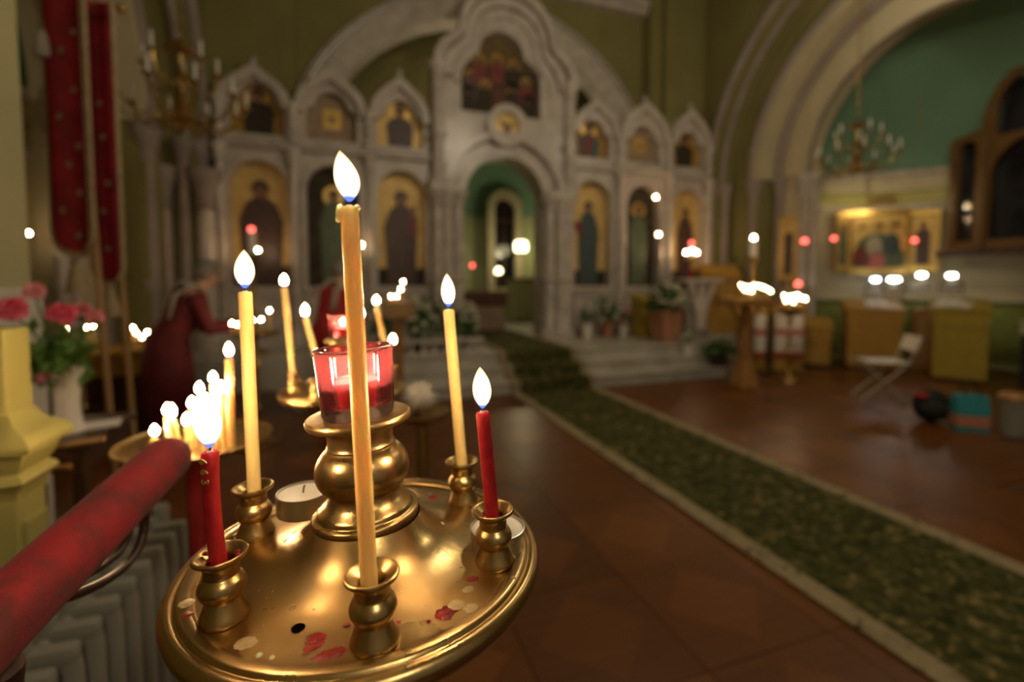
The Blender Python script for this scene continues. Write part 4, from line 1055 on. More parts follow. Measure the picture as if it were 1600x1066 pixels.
for k, (px, py, d, r_, m_, lab) in enumerate(roses):
    c_ = at(px, py, d)
    t = thing('rose', lab, 'rose', c_)
    b_ = obj('bloom', rose_bloom(r_*1.6, k), M[m_], t, 'all'); b_.rotation_euler = (.35, 0, k)
    obj('calyx', ball(r_*.35, r_*.35, r_*.5, 8, 6, loc=(0, 0, -r_*.55)), M['leaf'], t, True)
    e = mouth-c_+Vector((rnd.uniform(-.02, .02), rnd.uniform(-.02, .02), -.04))
    mid = e*.5+Vector((0, 0, .03 if py < 560 else .12))
    obj('stem', tube(bez((0, 0, -r_*.7), tuple(mid*.7), tuple(mid*1.2), tuple(e), 8), .003, 6), M['leaf'], t, True)
t = thing('bouquet_greenery', 'bushy green leaves between roses and white vase', 'leaves', mouth+Vector((0, 0, -.01)))
o = obj('foliage', xf(leaf_patch(230, .095, .05, 4, .62), (-.012, 0, .05)), M['leaf_lt'], t); o['kind'] = 'stuff'
o = obj('foliage', xf(leaf_patch(90, .07, .05, 5, .7), (-.075, -.01, .01)), M['leaf'], t); o['kind'] = 'stuff'
obj('stem_bunch', xf(leaf_patch(24, .03, .05, 6, 1.2), (0, 0, .0)), M['leaf'], t)

# ================================================================== CHURCH BANNERS
def banner(px_l, px_r, py_bot, d, label, motifs, seed, rot=0.0, top=1.55):
    c_ = at((px_l+px_r)/2, py_bot, d); w_ = (px_r-px_l)/FPX*d/2
    t = thing('church_banner', label, 'banner', (c_.x, c_.y, 0), -YAW+rot)
    zb, zt2 = c_.z, c_.z+top
    def outline(k):
        return [(-w_*k, zt2)] + [(-w_*k, zb+w_*1.4)] + [(w_*k*math.cos(a), zb+w_*1.4-w_*1.4*(.2*(1-k)+k)*abs(math.sin(a))**.9) for a in [PI+PI*i/16 for i in range(1, 16)]] + [(w_*k, zb+w_*1.4), (w_*k, zt2)]
    def fold(vf, yo):
        return [(x, y_+.018*math.sin(x/w_*4.0+seed)+yo, z) for x, y_, z in vf[0]], vf[1]
    def strip(k0, k1, y0, y1, m_, nm):
        A, Bq = outline(k1), outline(k0)
        V, F = [], []
        for p, q in zip(A, Bq): V += [(p[0], y0, p[1]), (q[0], y0, q[1]), (p[0], y1, p[1]), (q[0], y1, q[1])]
        for i in range(len(A)-1):
            a, b_ = 4*i, 4*(i+1); F += [(a, b_, b_+1, a+1), (a+2, a+3, b_+3, b_+2), (a, a+2, b_+2, b_)]
        obj(nm, fold((V, F), 0), M[m_], t, True)
    # cloth in vertical strips so that it can ripple
    cols = 14; V, F = [], []
    ol = outline(.86)
    for i in range(cols+1):
        x = -w_*.86+2*w_*.86*i/cols
        a = math.acos(max(-1, min(1, x/(w_*.86))))
        zl = zb+w_*1.4-w_*1.4*(.2*.14+.86)*abs(math.sin(a))**.9
        for j in range(9): V.append((x, 0, zl+(zt2-zl)*j/8))
    for i in range(cols):
        for j in range(8): F.append((i*9+j, (i+1)*9+j, (i+1)*9+j+1, i*9+j+1))
    V2, F2 = fold((V, F), 0); V3 = [(x, y_+.006, z) for x, y_, z in V2]
    obj('cloth', join((V2, F2), (V3, F2)), M['banner_red'], t, 'all')
    strip(.80, 1.0, -.008, .012, 'banner_trim', 'gold_braid')
    for (u, v) in motifs:
        x = u*w_*.7; yy = .018*math.sin(x/w_*4.0+seed)-.004
        star = []
        for k in range(16):
            a = 2*PI*k/16; rr = .020*(1 if k % 2 else .45); star.append((x+rr*math.cos(a), zb+v+rr*math.sin(a)))
        obj('embroidered_star', extrude(star, [], yy-.004, yy+.002), M['banner_trim'], t)
    obj('tassel', xf(lathe([(0, .0), (.052, 0), (.048, .05), (.028, .14), (.016, .17), (.022, .185), (.010, .20), (.005, .215), (0, .215)], 14), (0, 0, zb-.20)), M['banner_trim'], t, True)
    obj('crossbar', tube([(-w_*1.25, .03, zt2), (w_*1.25, .03, zt2)], .014, 10), M['wood'], t, True)
    for s_ in (-1, 1): obj('knob', ball(.028, .028, .028, 12, 8, loc=(s_*w_*1.28, .03, zt2)), M['brass_dull'], t, True)
    obj('pole', tube([(w_*1.05, .05, 0.03), (w_*.45, .05, zt2*.6), (0, .05, zt2+.25)], .016, 12), M['wood_lt'], t, True)
    obj('pole_foot', xf(lathe([(.16, 0), (.16, .02), (.05, .05), (.03, .12), (.03, .2), (0, .2)], 18), (w_*1.05, .05, 0)), M['wood_dk'], t, True)
    return t
banner(84, 154, 402, 2.55, 'nearer red velvet church banner with rounded end and gold braid', [(-.55, .25), (.3, .35), (-.2, .5), (.4, .6), (-.5, .75), (.2, .9), (-.3, 1.1), (.4, 1.2), (.1, .12)], 1.0)
banner(150, 192, 444, 2.9, 'narrower red church banner behind the nearer one', [(0, .22), (-.3, .45), (.3, .62), (0, .9), (-.2, 1.1)], 2.4, .5, 1.7)
# white cord tassel hanging at the nearer banner's upper corner
c_ = at(72, 92, 2.5)
t = thing('cord_tassel', 'pale cord tassel hanging beside the nearer banner, top left', 'tassel', (c_.x, c_.y, c_.z))
obj('skirt', lathe([(0, 0), (.05, 0), (.05, .04), (.042, .11), (.025, .145), (0, .15)], 16), M['scarf'], t, True)
obj('head', ball(.026, .026, .03, 12, 8, loc=(0, 0, .165)), M['banner_trim'], t, True)
obj('cord', tube([(0, 0, .18), (.01, 0, .5), (.06, .02, .95)], .008, 8), M['scarf'], t, True)

# ================================================================== LEFT AISLE: icon shelf and cabinets on the left wall
def small_candle_proto():
    t = thing('votive_taper', 'x', 'candle', (0, 0, 0))
    obj('wax_body', tube([(0, 0, 0), (0, 0, .10)], .006, 8), M['wax'], t, True)
    obj('flame', flame_mesh(.024, .0062, 0, 8, 6), M['flame'], t, 'all', loc=(0, 0, .101))
    return t
proto_c = None
def tapers(pxs, d, z, label, group, cat=None):
    """far candles: stand at height z, flame seen at the pixel"""
    global proto_c
    for (fx, fy) in pxs:
        p = at(fx, fy, d)
        h = max(.05, p.z-z-.015)
        if proto_c is None: proto_c = small_candle_proto(); r_ = proto_c; r_.location = (p.x, p.y, z); r_['group'] = group; r_['label'] = label
        else: r_ = dup(proto_c, (p.x, p.y, z), 0, label, group)
        for ch in r_.children:
            if ch.name.startswith('wax_body'): ch.scale = (1, 1, h/.10)
            else: ch.location = (0, 0, h+.001)
def tray_stand(c_, rtray, label, m_='brass_dull', name='tray_candle_stand', foot=0.0):
    z = c_.z
    t = thing(name, label, 'candle stand', (c_.x, c_.y, foot))
    z -= foot
    obj('tray', lathe([(0, z-.03), (rtray*.7, z-.028), (rtray*.95, z-.012), (rtray, z+.008), (rtray*.97, z+.010), (rtray*.9, z-.004), (0, z-.006)], 28), M[m_], t, True)
    obj('stem', lathe([(.17, 0), (.17, .02), (.06, .05), (.03, .10), (.022, .3), (.04, .34), (.022, .38), (.022, z*.7), (.045, z*.72), (.022, z*.76), (.022, z-.06), (.05, z-.03), (0, z-.03)], 18), M[m_], t, True)
    return t
# low chest with gold front and a tray of candles (behind the banner stand)
c_ = at(222, 548, 4.3)
t = thing('side_altar_chest', 'low chest draped in dull gold cloth at the left wall', 'chest', (c_.x-.32, c_.y+.25, 0))
obj('chest_body', box(-.75, .36, -.25, .35, 0, c_.z-.03, .01), M['wood_dk'], t)
obj('cloth_top', box(-.80, .45, -.29, .38, c_.z-.03, c_.z-.012, .005), M['gold_cloth'], t)
obj('cloth_drop', box(-.80, .45, -.295, -.285, c_.z-.22, c_.z-.014, .003), M['gold_cloth'], t)
t = thing('candle_dish', 'brass dish of burning tapers on the gold-draped chest', 'dish', (c_.x, c_.y+.02, c_.z-.012))
obj('dish', lathe([(0, 0), (.12, 0), (.16, .02), (.165, .028), (.15, .022), (0, .008)], 24), M['brass_dull'], t, True)
tapers([(208, 512), (213, 520), (222, 527), (230, 519), (236, 515), (240, 522)], 4.3, c_.z-.004, 'burning taper in the brass dish on the gold-draped chest', 'tapers in the dish on the chest')
c2_ = at(128, 540, 4.0)
tray_stand(c2_, .16, 'brass tray candle stand seen behind the roses')
tapers([(103, 515), (127, 513), (135, 511), (141, 512), (146, 511)], 4.0, c2_.z-.004, 'burning taper on the tray stand behind the roses', 'tapers behind the roses')
t = thing('icon_lamp', 'tiny burning lamp on the dark wall beside the pale pier', 'lamp', at(45, 376, 4.6))
obj('oil_cup', lathe([(0, 0), (.02, .005), (.032, .03), (.034, .05), (.03, .05), (0, .03)], 14), M['brass_dull'], t, True)
obj('flame', flame_mesh(.045, .016, 0, 10, 8), M['flame'], t, 'all', loc=(0, 0, .045))
obj('wall_bracket', tube([(0, 0, .01), (-.1, .1, .02), (-.25, .2, .03)], .008, 8), M['iron'], t, True)
# wall icons and shelf on the frontal left wall
c_ = on_y(210, 440, 7.95)
t = thing('icon_shelf', 'green painted shelf with red edge below the wall icons', 'shelf', (c_.x, 7.93, 0))
obj('shelf_board', box(-.75, .65, -.22, .25, 1.10, 1.18, .01), M['green_dado'], t)
obj('red_edge', box(-.75, .65, -.23, -.20, 1.04, 1.10, .005), M['red_cloth'], t)
obj('shelf_front', box(-.72, .62, -.18, .25, 0, 1.05, .01), M['yellow_cloth'], t)
t = thing('wall_icon', 'dark framed wall icon with small gold highlights left of pink columns', 'icon', (on_y(207, 420, 8.14).x, 8.14, 1.40))
obj('icon_frame', extrude([(-.30, 0), (.22, 0), (.22, 1.35), (-.30, 1.35)], [[(-.24, .06), (.16, .06), (.16, 1.29), (-.24, 1.29)]], -.06, .06), M['wood_dk'], t)
obj('painting', box(-.25, .17, .0, .05, .05, 1.30), M['icon_dark'], t)
obj('gold_figure', xf(ball(.10, .012, .13, 12, 8), (-.04, -.005, .78)), M['gold'], t, True)
obj('red_band', box(-.2, .12, -.006, .004, .22, .40), M['robe_red'], t)
obj('gold_band', box(-.22, .14, -.006, .004, .45, .52), M['gold_cloth'], t)
for px, lab, m_ in ((258, 'pink marble column left of the pair beside the screen', 'rose'), (326, 'pale marble column nearer the icon screen on the left', 'marble')):
    q = on_y(px, 440, 7.7)
    t = thing('marble_column', lab, 'column', (q.x, 7.7, ZP))
    m2 = M['marble'] if m_ == 'marble' else mat('rose_marble', (0.50, 0.40, 0.35), 0.35, col2=(0.40, 0.30, 0.26), scale=4)
    obj('column_base', lathe([(.20, 0), (.20, .25), (.17, .32), (.15, .38), (0, .38)], 18), m2, t, True)
    obj('column_shaft', lathe([(.13, .36), (.12, 1.8), (.115, 2.0), (0, 2.0)], 18), m2, t, True)
    obj('capital', lathe([(.12, 1.98), (.15, 2.02), (.12, 2.06), (.14, 2.2), (.22, 2.42), (.23, 2.55), (0, 2.55)], 18), M['mauve'], t, True)

# ================================================================== PEOPLE
def skin_body(edges, joints, radii, name, m_, parent, sub=2):
    me = bpy.data.meshes.new(name+'_sk'); me.from_pydata([tuple(j) for j in joints], edges, []); me.update()
    o = bpy.data.objects.new(name+'_sk', me); COL.objects.link(o)
    sk = o.modifiers.new('s', 'SKIN'); 
    for i, r_ in enumerate(radii):
        sv = me.skin_vertices[0].data[i]; sv.radius = r_ if hasattr(r_, '__len__') else (r_, r_); sv.use_root = (i == 0)
    sb = o.modifiers.new('ss', 'SUBSURF'); sb.levels = sub; sb.render_levels = sub
    bpy.context.view_layer.update()
    m2 = bpy.data.meshes.new_from_object(o.evaluated_get(bpy.context.evaluated_depsgraph_get()))
    bpy.data.objects.remove(o)
    m2.materials.clear(); m2.materials.append(m_)
    for p in m2.polygons: p.use_smooth = True
    b_ = bpy.data.objects.new(name, m2); COL.objects.link(b_); b_.parent = parent
    return b_
def person(loc, face, H, bend, arms, label, top, skirt=None, hair='hair', scarf=False, coat=None, look=0.0, skirt_mat=None):
    """loc on the floor, face = heading (rad), local +y is forward; bend = forward lean of the trunk (rad)"""
    t = thing('person', label, 'person', loc, face)
    k = H/1.65
    hip = Vector((0, 0, .88*k))
    def up(s_, fwd=0.0): return hip+Vector((0, math.sin(bend)*s_*k+fwd*k, math.cos(bend)*s_*k))
    spine1, chest, neck = up(.20), up(.40), up(.52, .02)
    headb = neck+Vector((0, .045*k, .075*k)); headt = headb+Vector((0, .05*k+.02*look, .12*k))
    J, Rd, E_ = [hip, spine1, chest, neck, headb, headt], [(.14*k, .11*k), (.125*k, .10*k), (.15*k, .105*k), (.05*k, .05*k), (.078*k, .085*k), (.062*k, .07*k)], [(0, 1), (1, 2), (2, 3), (3, 4), (4, 5)]
    def add(p, r_, par): J.append(Vector(p)); Rd.append(r_); E_.append((par, len(J)-1)); return len(J)-1
    hands = []
    for s_, (el, wr) in zip((-1, 1), arms):
        sh = chest+Vector((s_*.17*k, 0, .06*k))
        a = add(sh, .058*k, 2); b_ = add(chest+Vector((s_*.20*k, 0, 0))+Vector(el)*k, .045*k, a); c_ = add(chest+Vector((s_*.18*k, 0, 0))+Vector(wr)*k, .030*k, b_)
        d_ = (J[c_]-J[b_]).normalized(); sd = d_.cross(Vector((0, 0, 1))).normalized()
        pm_ = add(J[c_]+d_*.06*k, (.034*k, .020*k), c_)
        hands.append((J[c_], J[pm_], d_, sd, s_))
        for f, (off, ln) in enumerate(((-.026, .058), (-.009, .070), (.009, .066), (.025, .052))):
            r0 = add(J[pm_]+d_*.030*k+sd*off*k, .0090*k, pm_); add(J[r0]+d_*ln*.6*k+Vector((0, 0, -.012*k)), .0080*k, r0)
        th = add(J[c_]+d_*.03*k-sd*s_*.036*k, .010*k, pm_); add(J[th]+d_*.035*k-sd*s_*.012*k, .0085*k, th)
    for s_ in (-1, 1):
        hp = add(hip+Vector((s_*.095*k, 0, -.08*k)), .10*k, 0); kn = add(Vector((s_*.10*k, .03*k, .47*k)), .062*k, hp); an = add(Vector((s_*.10*k, 0, .08*k)), .040*k, kn); add(Vector((s_*.11*k, .14*k, .035*k)), .036*k, an)
    body = skin_body(E_, J, Rd, 'body', M['skin'], t)
    # face: nose, eyes, ears sit on the head
    fc = headb+(headt-headb)*.35; fd = Vector((0, math.cos(look*.3), -.25)).normalized()
    obj('nose', ball(.013*k, .02*k, .02*k, 8, 6, loc=tuple(fc+fd*.095*k)), M['skin'], t, True)
    for s_ in (-1, 1):
        obj('eye', ball(.012*k, .008*k, .008*k, 8, 6, loc=tuple(fc+fd*.082*k+Vector((s_*.032*k, 0, .030*k)))), M['icon_dark'], t, True)
        obj('ear', ball(.010*k, .02*k, .03*k, 8, 6, loc=tuple(fc+Vector((s_*.082*k, -.005, .01*k)))), M['skin'], t, True)
    obj('mouth', ball(.022*k, .008*k, .005*k, 8, 6, loc=tuple(fc+fd*.088*k+Vector((0, 0, -.038*k)))), M['robe_red'], t, True)
    hc = headb+(headt-headb)*.62
    V, F = ball(.094*k, .112*k, .112*k, 18, 12)
    V = [(x, y_ - (.02*k if z < 0 else 0), z) for x, y_, z in V]
    V = [(x, min(y_, .055*k-.5*max(0, -z)*1.0), z) for x, y_, z in V]
    obj('hair', ([(hc.x+x, hc.y-.012*k+y_, hc.z+.012*k+z) for x, y_, z in V], F), M[hair], t, 'all')
    # garment: trunk + skirt lofted round the spine
    def ring(c, rx, ry, n=20, tilt=0.0): return [(c.x+rx*math.cos(2*PI*i/n), c.y+ry*math.sin(2*PI*i/n), c.z+tilt*math.sin(2*PI*i/n)) for i in range(n)]
    tl = -math.sin(bend)*.12*k
    rows = [ring(neck+Vector((0, -.01, -.03*k)), .075*k, .07*k, tilt=tl*.4), ring(chest+Vector((0, 0, .07*k)), .185*k, .125*k, tilt=tl), ring(chest, .205*k, .145*k, tilt=tl), ring(spine1, .175*k, .14*k, tilt=tl*.7), ring(hip+Vector((0, 0, .05*k)), .19*k, .16*k, tilt=tl*.3)]
    if skirt:
        rows += [ring(Vector((0, -.01, .70*k)), .22*k, .19*k), ring(Vector((0, 0, skirt)), .27*k, .24*k)]
        rows.append(ring(Vector((0, 0, skirt+.01)), .25*k, .22*k))
    else: rows += [ring(Vector((0, 0, .72*k)), .20*k, .16*k), ring(Vector((0, 0, .73*k)), .18*k, .14*k)]
    obj('dress' if skirt else 'coat', ring_loft(rows), M[top], t, 'all')
    # sleeves
    for s_, (el, wr) in zip((-1, 1), arms):
        sh = chest+Vector((s_*.15*k, 0, .06*k)); e1 = chest+Vector((s_*.20*k, 0, 0))+Vector(el)*k; w1 = chest+Vector((s_*.18*k, 0, 0))+Vector(wr)*k
        obj('sleeve', tube([sh, sh.lerp(e1, .5), e1, e1.lerp(w1, .5), w1-(w1-e1)*.06], [.082*k, .070*k, .062*k, .052*k, .044*k], 12), M[top], t, 'all')
    if not skirt:
        for s_ in (-1, 1): obj('trouser_leg', tube([(s_*.095*k, 0, .80*k), (s_*.10*k, .03*k, .47*k), (s_*.10*k, 0, .06*k)], [.11*k, .085*k, .07*k], 12), M[skirt_mat or 'jacket'], t, 'all')
    for s_ in (-1, 1): obj('shoe', xf(box(-.045*k, .045*k, -.07*k, .19*k, 0, .07*k, .02), (s_*.105*k, 0, 0)), M['black_cloth'], t, True)
    if scarf:
        pts = [chest+Vector((s_, y_, z)) for s_, y_, z in ((.10*k, .10*k, .10*k), (.02*k, -.06*k, .17*k), (-.08*k, -.13*k, .06*k), (-.10*k, -.165*k, -.15*k), (-.11*k, -.185*k, -.36*k))]
        obj('scarf', tube([tuple(p) for p in pts], [.045*k, .05*k, .055*k, .055*k, .05*k], 10, flat=.35), M['scarf'], t, 'all')
        pts = [chest+Vector((s_, y_, z)) for s_, y_, z in ((.10*k, .10*k, .10*k), (.14*k, .02*k, .14*k), (.13*k, -.12*k, .06*k), (.12*k, -.165*k, -.15*k))]
        obj('scarf_end', tube([tuple(p) for p in pts], [.04*k, .045*k, .05*k, .045*k], 10, flat=.35), M['scarf'], t, 'all')
    return t
w0 = at(262, 520, 4.15)
person((w0.x, w0.y, 0), R(-70), 1.66, .46, (((.02, .10, -.26), (.06, .40, -.22)), ((.02, .12, -.25), (-.02, .44, -.20))),
       'grey-haired person in dark red dress with pale scarf bending over a candle tray', 'dress', skirt=.10, scarf=True)
w1 = at(514, 520, 5.0)
person((w1.x, w1.y, 0), R(-40), 1.66, .22, (((-.02, .05, -.27), (.02, .28, -.25)), ((.02, .05, -.27), (-.02, .28, -.25))),
       'grey-haired person in red top and dark trousers stooping behind the second candle stand', 'red_cloth', scarf=True)
# tray the woman tends
c_ = at(398, 520, 4.0)
tray_stand(c_, .20, 'brass tray stand tended by the person in dark red dress')
tapers([(362, 505), (371, 507), (394, 500), (408, 499), (421, 485)], 4.0, c_.z-.004, 'short burning taper on the tray tended by person in dark red', 'tapers on the tended tray')
# wooden candle box further back
c_ = at(622, 472, 5.1)
t = thing('candle_box', 'pine box of sand with burning tapers on a wooden leg', 'candle stand', (c_.x, c_.y, 0))
obj('box_body', box(-.16, .16, -.12, .12, c_.z-.17, c_.z, .006), M['wood_lt'], t)
obj('box_leg', box(-.05, .05, -.05, .05, .05, c_.z-.17, .006), M['wood'], t)
obj('box_foot', box(-.18, .18, -.15, .15, 0, .05, .006), M['wood'], t)
tapers([(611, 463), (620, 464), (626, 452), (630, 440)], 5.1, c_.z, 'burning taper in the pine sand box', 'tapers in the sand box')

# ================================================================== TALL SINGLE CANDLESTICKS ON THE RAISED FLOOR
def tall_stick(px, py_cup, py_white, d, label, red=True, foot=ZP, nwax=.05):
    p = at(px, py_white, d); c_ = at(px, py_cup, d)
    t = thing('tall_candlestick', label, 'candlestick', (p.x, p.y, foot))
    h = p.z-foot
    obj('stem', lathe([(.17, 0), (.17, .03), (.07, .07), (.03, .14), (.025, h*.4), (.05, h*.43), (.025, h*.46), (.025, h-.10), (.07, h-.04), (.09, h), (.08, h), (0, h-.02)], 18), M['brass_dull'], t, True)
    hw = c_.z-p.z
    obj('white_candle', lathe([(nwax, h-.02), (nwax, h+hw-.05), (nwax*.8, h+hw-.04), (0, h+hw-.04)], 16), M['wax_white'], t, True)
    if red: obj('red_cup', xf(lathe([(0, 0), (.03, .005), (.036, .03), (.034, .06), (0, .06)], 14), (0, 0, h+hw-.04)), M['lamp_red'], t, True)
    else: obj('flame', flame_mesh(.06, .022, 0, 10, 8), M['flame'], t, 'all', loc=(0, 0, h+hw-.03))
    return t
tall_stick(394, 358, 398, 6.3, 'tall candlestick with white candle and red lamp before left end of screen')
tall_stick(1177, 372, 402, 7.0, 'tall candlestick with thick white lit candle right of the screen', red=False, foot=0)
p = at(403, 396, 6.0)
def oil_hang(px, py, d, label, size=1.0, red=False, top=6.9):
    p = at(px, py, d)
    t = thing('hanging_lamp', label, 'lamp', (p.x, p.y, p.z-.05))
    obj('cup', lathe([(0, 0), (.02, .004), (.04*size, .03), (.045*size, .06), (.04*size, .06), (0, .04)], 14), M['brass_dull'], t, True)
    if red: obj('glow', ball(.034*size, .034*size, .03*size, 10, 8, loc=(0, 0, .06)), M['lamp_red'], t, True)
    else: obj('flame', flame_mesh(.05*size, .018*size, 0, 10, 8), M['flame'], t, 'all', loc=(0, 0, .05))
    for k in range(3):
        a = 2*PI*k/3; obj('chain', tube([(.042*size*math.cos(a), .042*size*math.sin(a), .06), (0, 0, .30)], .003, 5), M['brass_dull'], t)
    obj('wall_hook', tube([(0, 0, .30), (0, 0, .34), (0, max(.1, YI-.05-p.y), .36)], .005, 6), M['brass_dull'], t)
    return t
oil_hang(403, 394, 6.6, 'small burning lamp before the far left seated icon')
oil_hang(565, 386, 7.0, 'small burning lamp just right of the tallest taper')
oil_hang(1025, 311, 8.6, 'upper of the burning lamps between the two right icons')
oil_hang(1029, 369, 8.5, 'lower burning lamp in front of the dark green icon')
t3 = at(1080, 405, 8.9)
t = thing('branched_candlestick', 'three-branched candlestick with red lamp before right end icon', 'candlestick', (t3.x, t3.y, ZP))
h = t3.z-ZP
obj('stem', lathe([(.18, 0), (.18, .03), (.06, .07), (.03, .14), (.025, h*.5), (.05, h*.53), (.025, h*.56), (.025, h), (0, h)], 16), M['brass_dull'], t, True)
obj('red_knop', xf(lathe([(0, -.10), (.04, -.08), (.045, 0), (.04, .08), (0, .10)], 14), (0, 0, h*.80)), M['red_cloth'], t, True)
obj('plate', xf(lathe([(0, -.02), (.12, -.01), (.17, .02), (.16, .022), (0, .0)], 20), (0, 0, h)), M['brass_dull'], t, True)
obj('red_cup', xf(ball(.036, .036, .045, 12, 8), (0, 0, h+.30)), M['lamp_red'], t, True)
obj('centre_candle', tube([(0, 0, h), (0, 0, h+.25)], .03, 12), M['wax_white'], t, True)
for sx in (-1, 0, 1):
    q = RIGHT*(sx*.10)-FWD*(.06 if sx == 0 else 0)
    obj('taper', tube([(q.x, q.y, h), (q.x, q.y, h+.10+.03*(sx == 0))], .012, 8), M['wax'], t, True)
    obj('flame', flame_mesh(.05, .018, 0, 10, 8), M['flame'], t, 'all', loc=(q.x, q.y, h+.10+.03*(sx == 0)))

# ================================================================== FLOWERS ON THE RAISED FLOOR
def pot_plant(p, pot_r, pot_h, label, pm_, fol_r, fol_h, n, blooms, seed, leafm='leaf', bm_='petal_white', square=False, name='potted_plant'):
    t = thing(name, label, 'plant', p)
    if square: obj('pot', ring_loft([[(sx*pot_r*.75, sy*pot_r*.75, 0) for sx, sy in ((-1,-1),(1,-1),(1,1),(-1,1))], [(sx*pot_r, sy*pot_r, pot_h) for sx, sy in ((-1,-1),(1,-1),(1,1),(-1,1))]]), M[pm_], t)
    else: obj('pot', lathe([(0, 0), (pot_r*.7, 0), (pot_r, pot_h*.95), (pot_r*1.05, pot_h), (pot_r*.9, pot_h), (0, pot_h*.9)], 20), M[pm_], t, True)
    o = obj('foliage', xf(leaf_patch(n, 1.0, .55, seed), (0, 0, pot_h+fol_h*.45), sc=(fol_r, fol_r, fol_h*.6)), M[leafm], t); o['kind'] = 'stuff'
    q = random.Random(seed); me = None
    for k in range(blooms):
        v = Vector((q.gauss(0, 1), q.gauss(0, 1)-.7, q.gauss(0, 1)+.8)).normalized()
        loc = (v.x*fol_r*.95, v.y*fol_r*.95, pot_h+fol_h*.45+v.z*fol_h*.62)
        b_ = obj('bloom', me or rose_bloom(.075, k), M[bm_], t, 'all', loc=loc, rz=q.uniform(0, 6))
        me = b_.data
    return t
Pz = lambda px, py: on_z(px, py, ZP)
q = on_z(905, 528, ZP); pot_plant((3.92, 7.32, ZP), .10, .26, 'white pot with dark green plant nearest right of the doorway', 'white_china', .16, .32, 90, 3, 1)
pot_plant((4.30, 7.26, ZP), .12, .34, 'terracotta pot of white flowers below the blue-robed icon', 'terracotta', .24, .38, 130, 16, 2)
pot_plant((4.64, 7.30, ZP), .09, .22, 'small white pot with pinkish flowers below the blue-robed icon', 'white_china', .16, .34, 90, 8, 3, bm_='petal_lt')
pot_plant((4.88, 6.42, ZP), .19, .52, 'tall tapering wooden planter of white flowers before dark green icon', 'terracotta', .34, .42, 180, 22, 4, square=True)
c_ = on_z(1067, 553, .27)
pot_plant((4.98, 5.98, .30), .10, .17, 'small white pot with green sprout standing on the steps', 'white_china', .11, .22, 50, 2, 5, 'leaf_lt')
pot_plant((5.32, 5.70, .15), .15, .14, 'low dark leafy plant in a wooden bowl at steps end', 'wood_dk', .30, .26, 150, 0, 6)
# left white flower bank
for k, (x, y_, s_) in enumerate(((.86, 6.50, 1.0), (1.30, 6.58, 1.05), (.40, 6.56, .9), (1.66, 6.95, .8))):
    labs = ['white flower arrangement in basket left of the doorway, behind the right rear taper', 'tallest white flower arrangement, left of the royal doorway', 'small white flower arrangement left end of the bank', 'slim flower arrangement closest to doorway on the left']
    pot_plant((x, y_, ZP), .13*s_, .20, labs[k], 'wood_dk', .21*s_, .56*s_, 190, 26, 10+k)
bp = .135*2
t = thing('flower_trough', 'low white balustered flower trough on the left steps', 'planter', (1.12, 6.24, ZP))
obj('trough_top', box(-.75, .60, -.09, .09, .17, .21, .008), M['marble'], t)
obj('trough_base', box(-.75, .60, -.09, .09, 0, .03, .008), M['marble'], t)
for k in range(9): obj('baluster', xf(lathe([(.05, .03), (.03, .06), (.045, .10), (.03, .14), (.05, .17), (0, .17)], 10), (-.68+.152*k, 0, 0)), M['marble'], t, True)

# yellow draped analogion on the raised floor, carved white font stand
t = thing('yellow_lectern', 'yellow brocade-covered lectern below the dark green icon', 'lectern', (5.02, 7.12, ZP))
obj('draped_body', box(-.20, .22, -.18, .2, 0, .62, .02), M['yellow_cloth'], t)
obj('sloping_top', extrude([(-.22, .60), (.22, .60), (.22, .78), (-.22, .66)], [], -.22, .24, 'yz'), M['yellow_cloth'], t)
c_ = on_z(1098, 560, .0)
t = thing('carved_stand', 'carved white marble stand with pierced sides beside the steps', 'stand', (5.92, 6.92, ZP))
obj('stand_base', box(-.16, .16, -.16, .16, 0, .16, .02), M['marble_dk'], t)
def pierced(): 
    o = [(-.09, .16), (.09, .16), (.11, .40), (.20, .72), (.34, .98), (-.34, .98), (-.20, .72), (-.11, .40)]
    h1 = [(x, z) for x, z in arc(-.11, .82, .055, 0, 360, 12, rz=.13)[:-1]]; h2 = [(x, z) for x, z in arc(.11, .82, .055, 0, 360, 12, rz=.13)[:-1]]
    return o, [h1, h2]
o_, hs = pierced()
obj('pierced_panel', extrude(o_, hs, -.14, -.08), M['marble'], t); obj('pierced_panel', extrude(o_, hs, .08, .14), M['marble'], t)
obj('slab_top', box(-.42, .42, -.22, .22, .98, 1.05, .015), M['marble'], t)

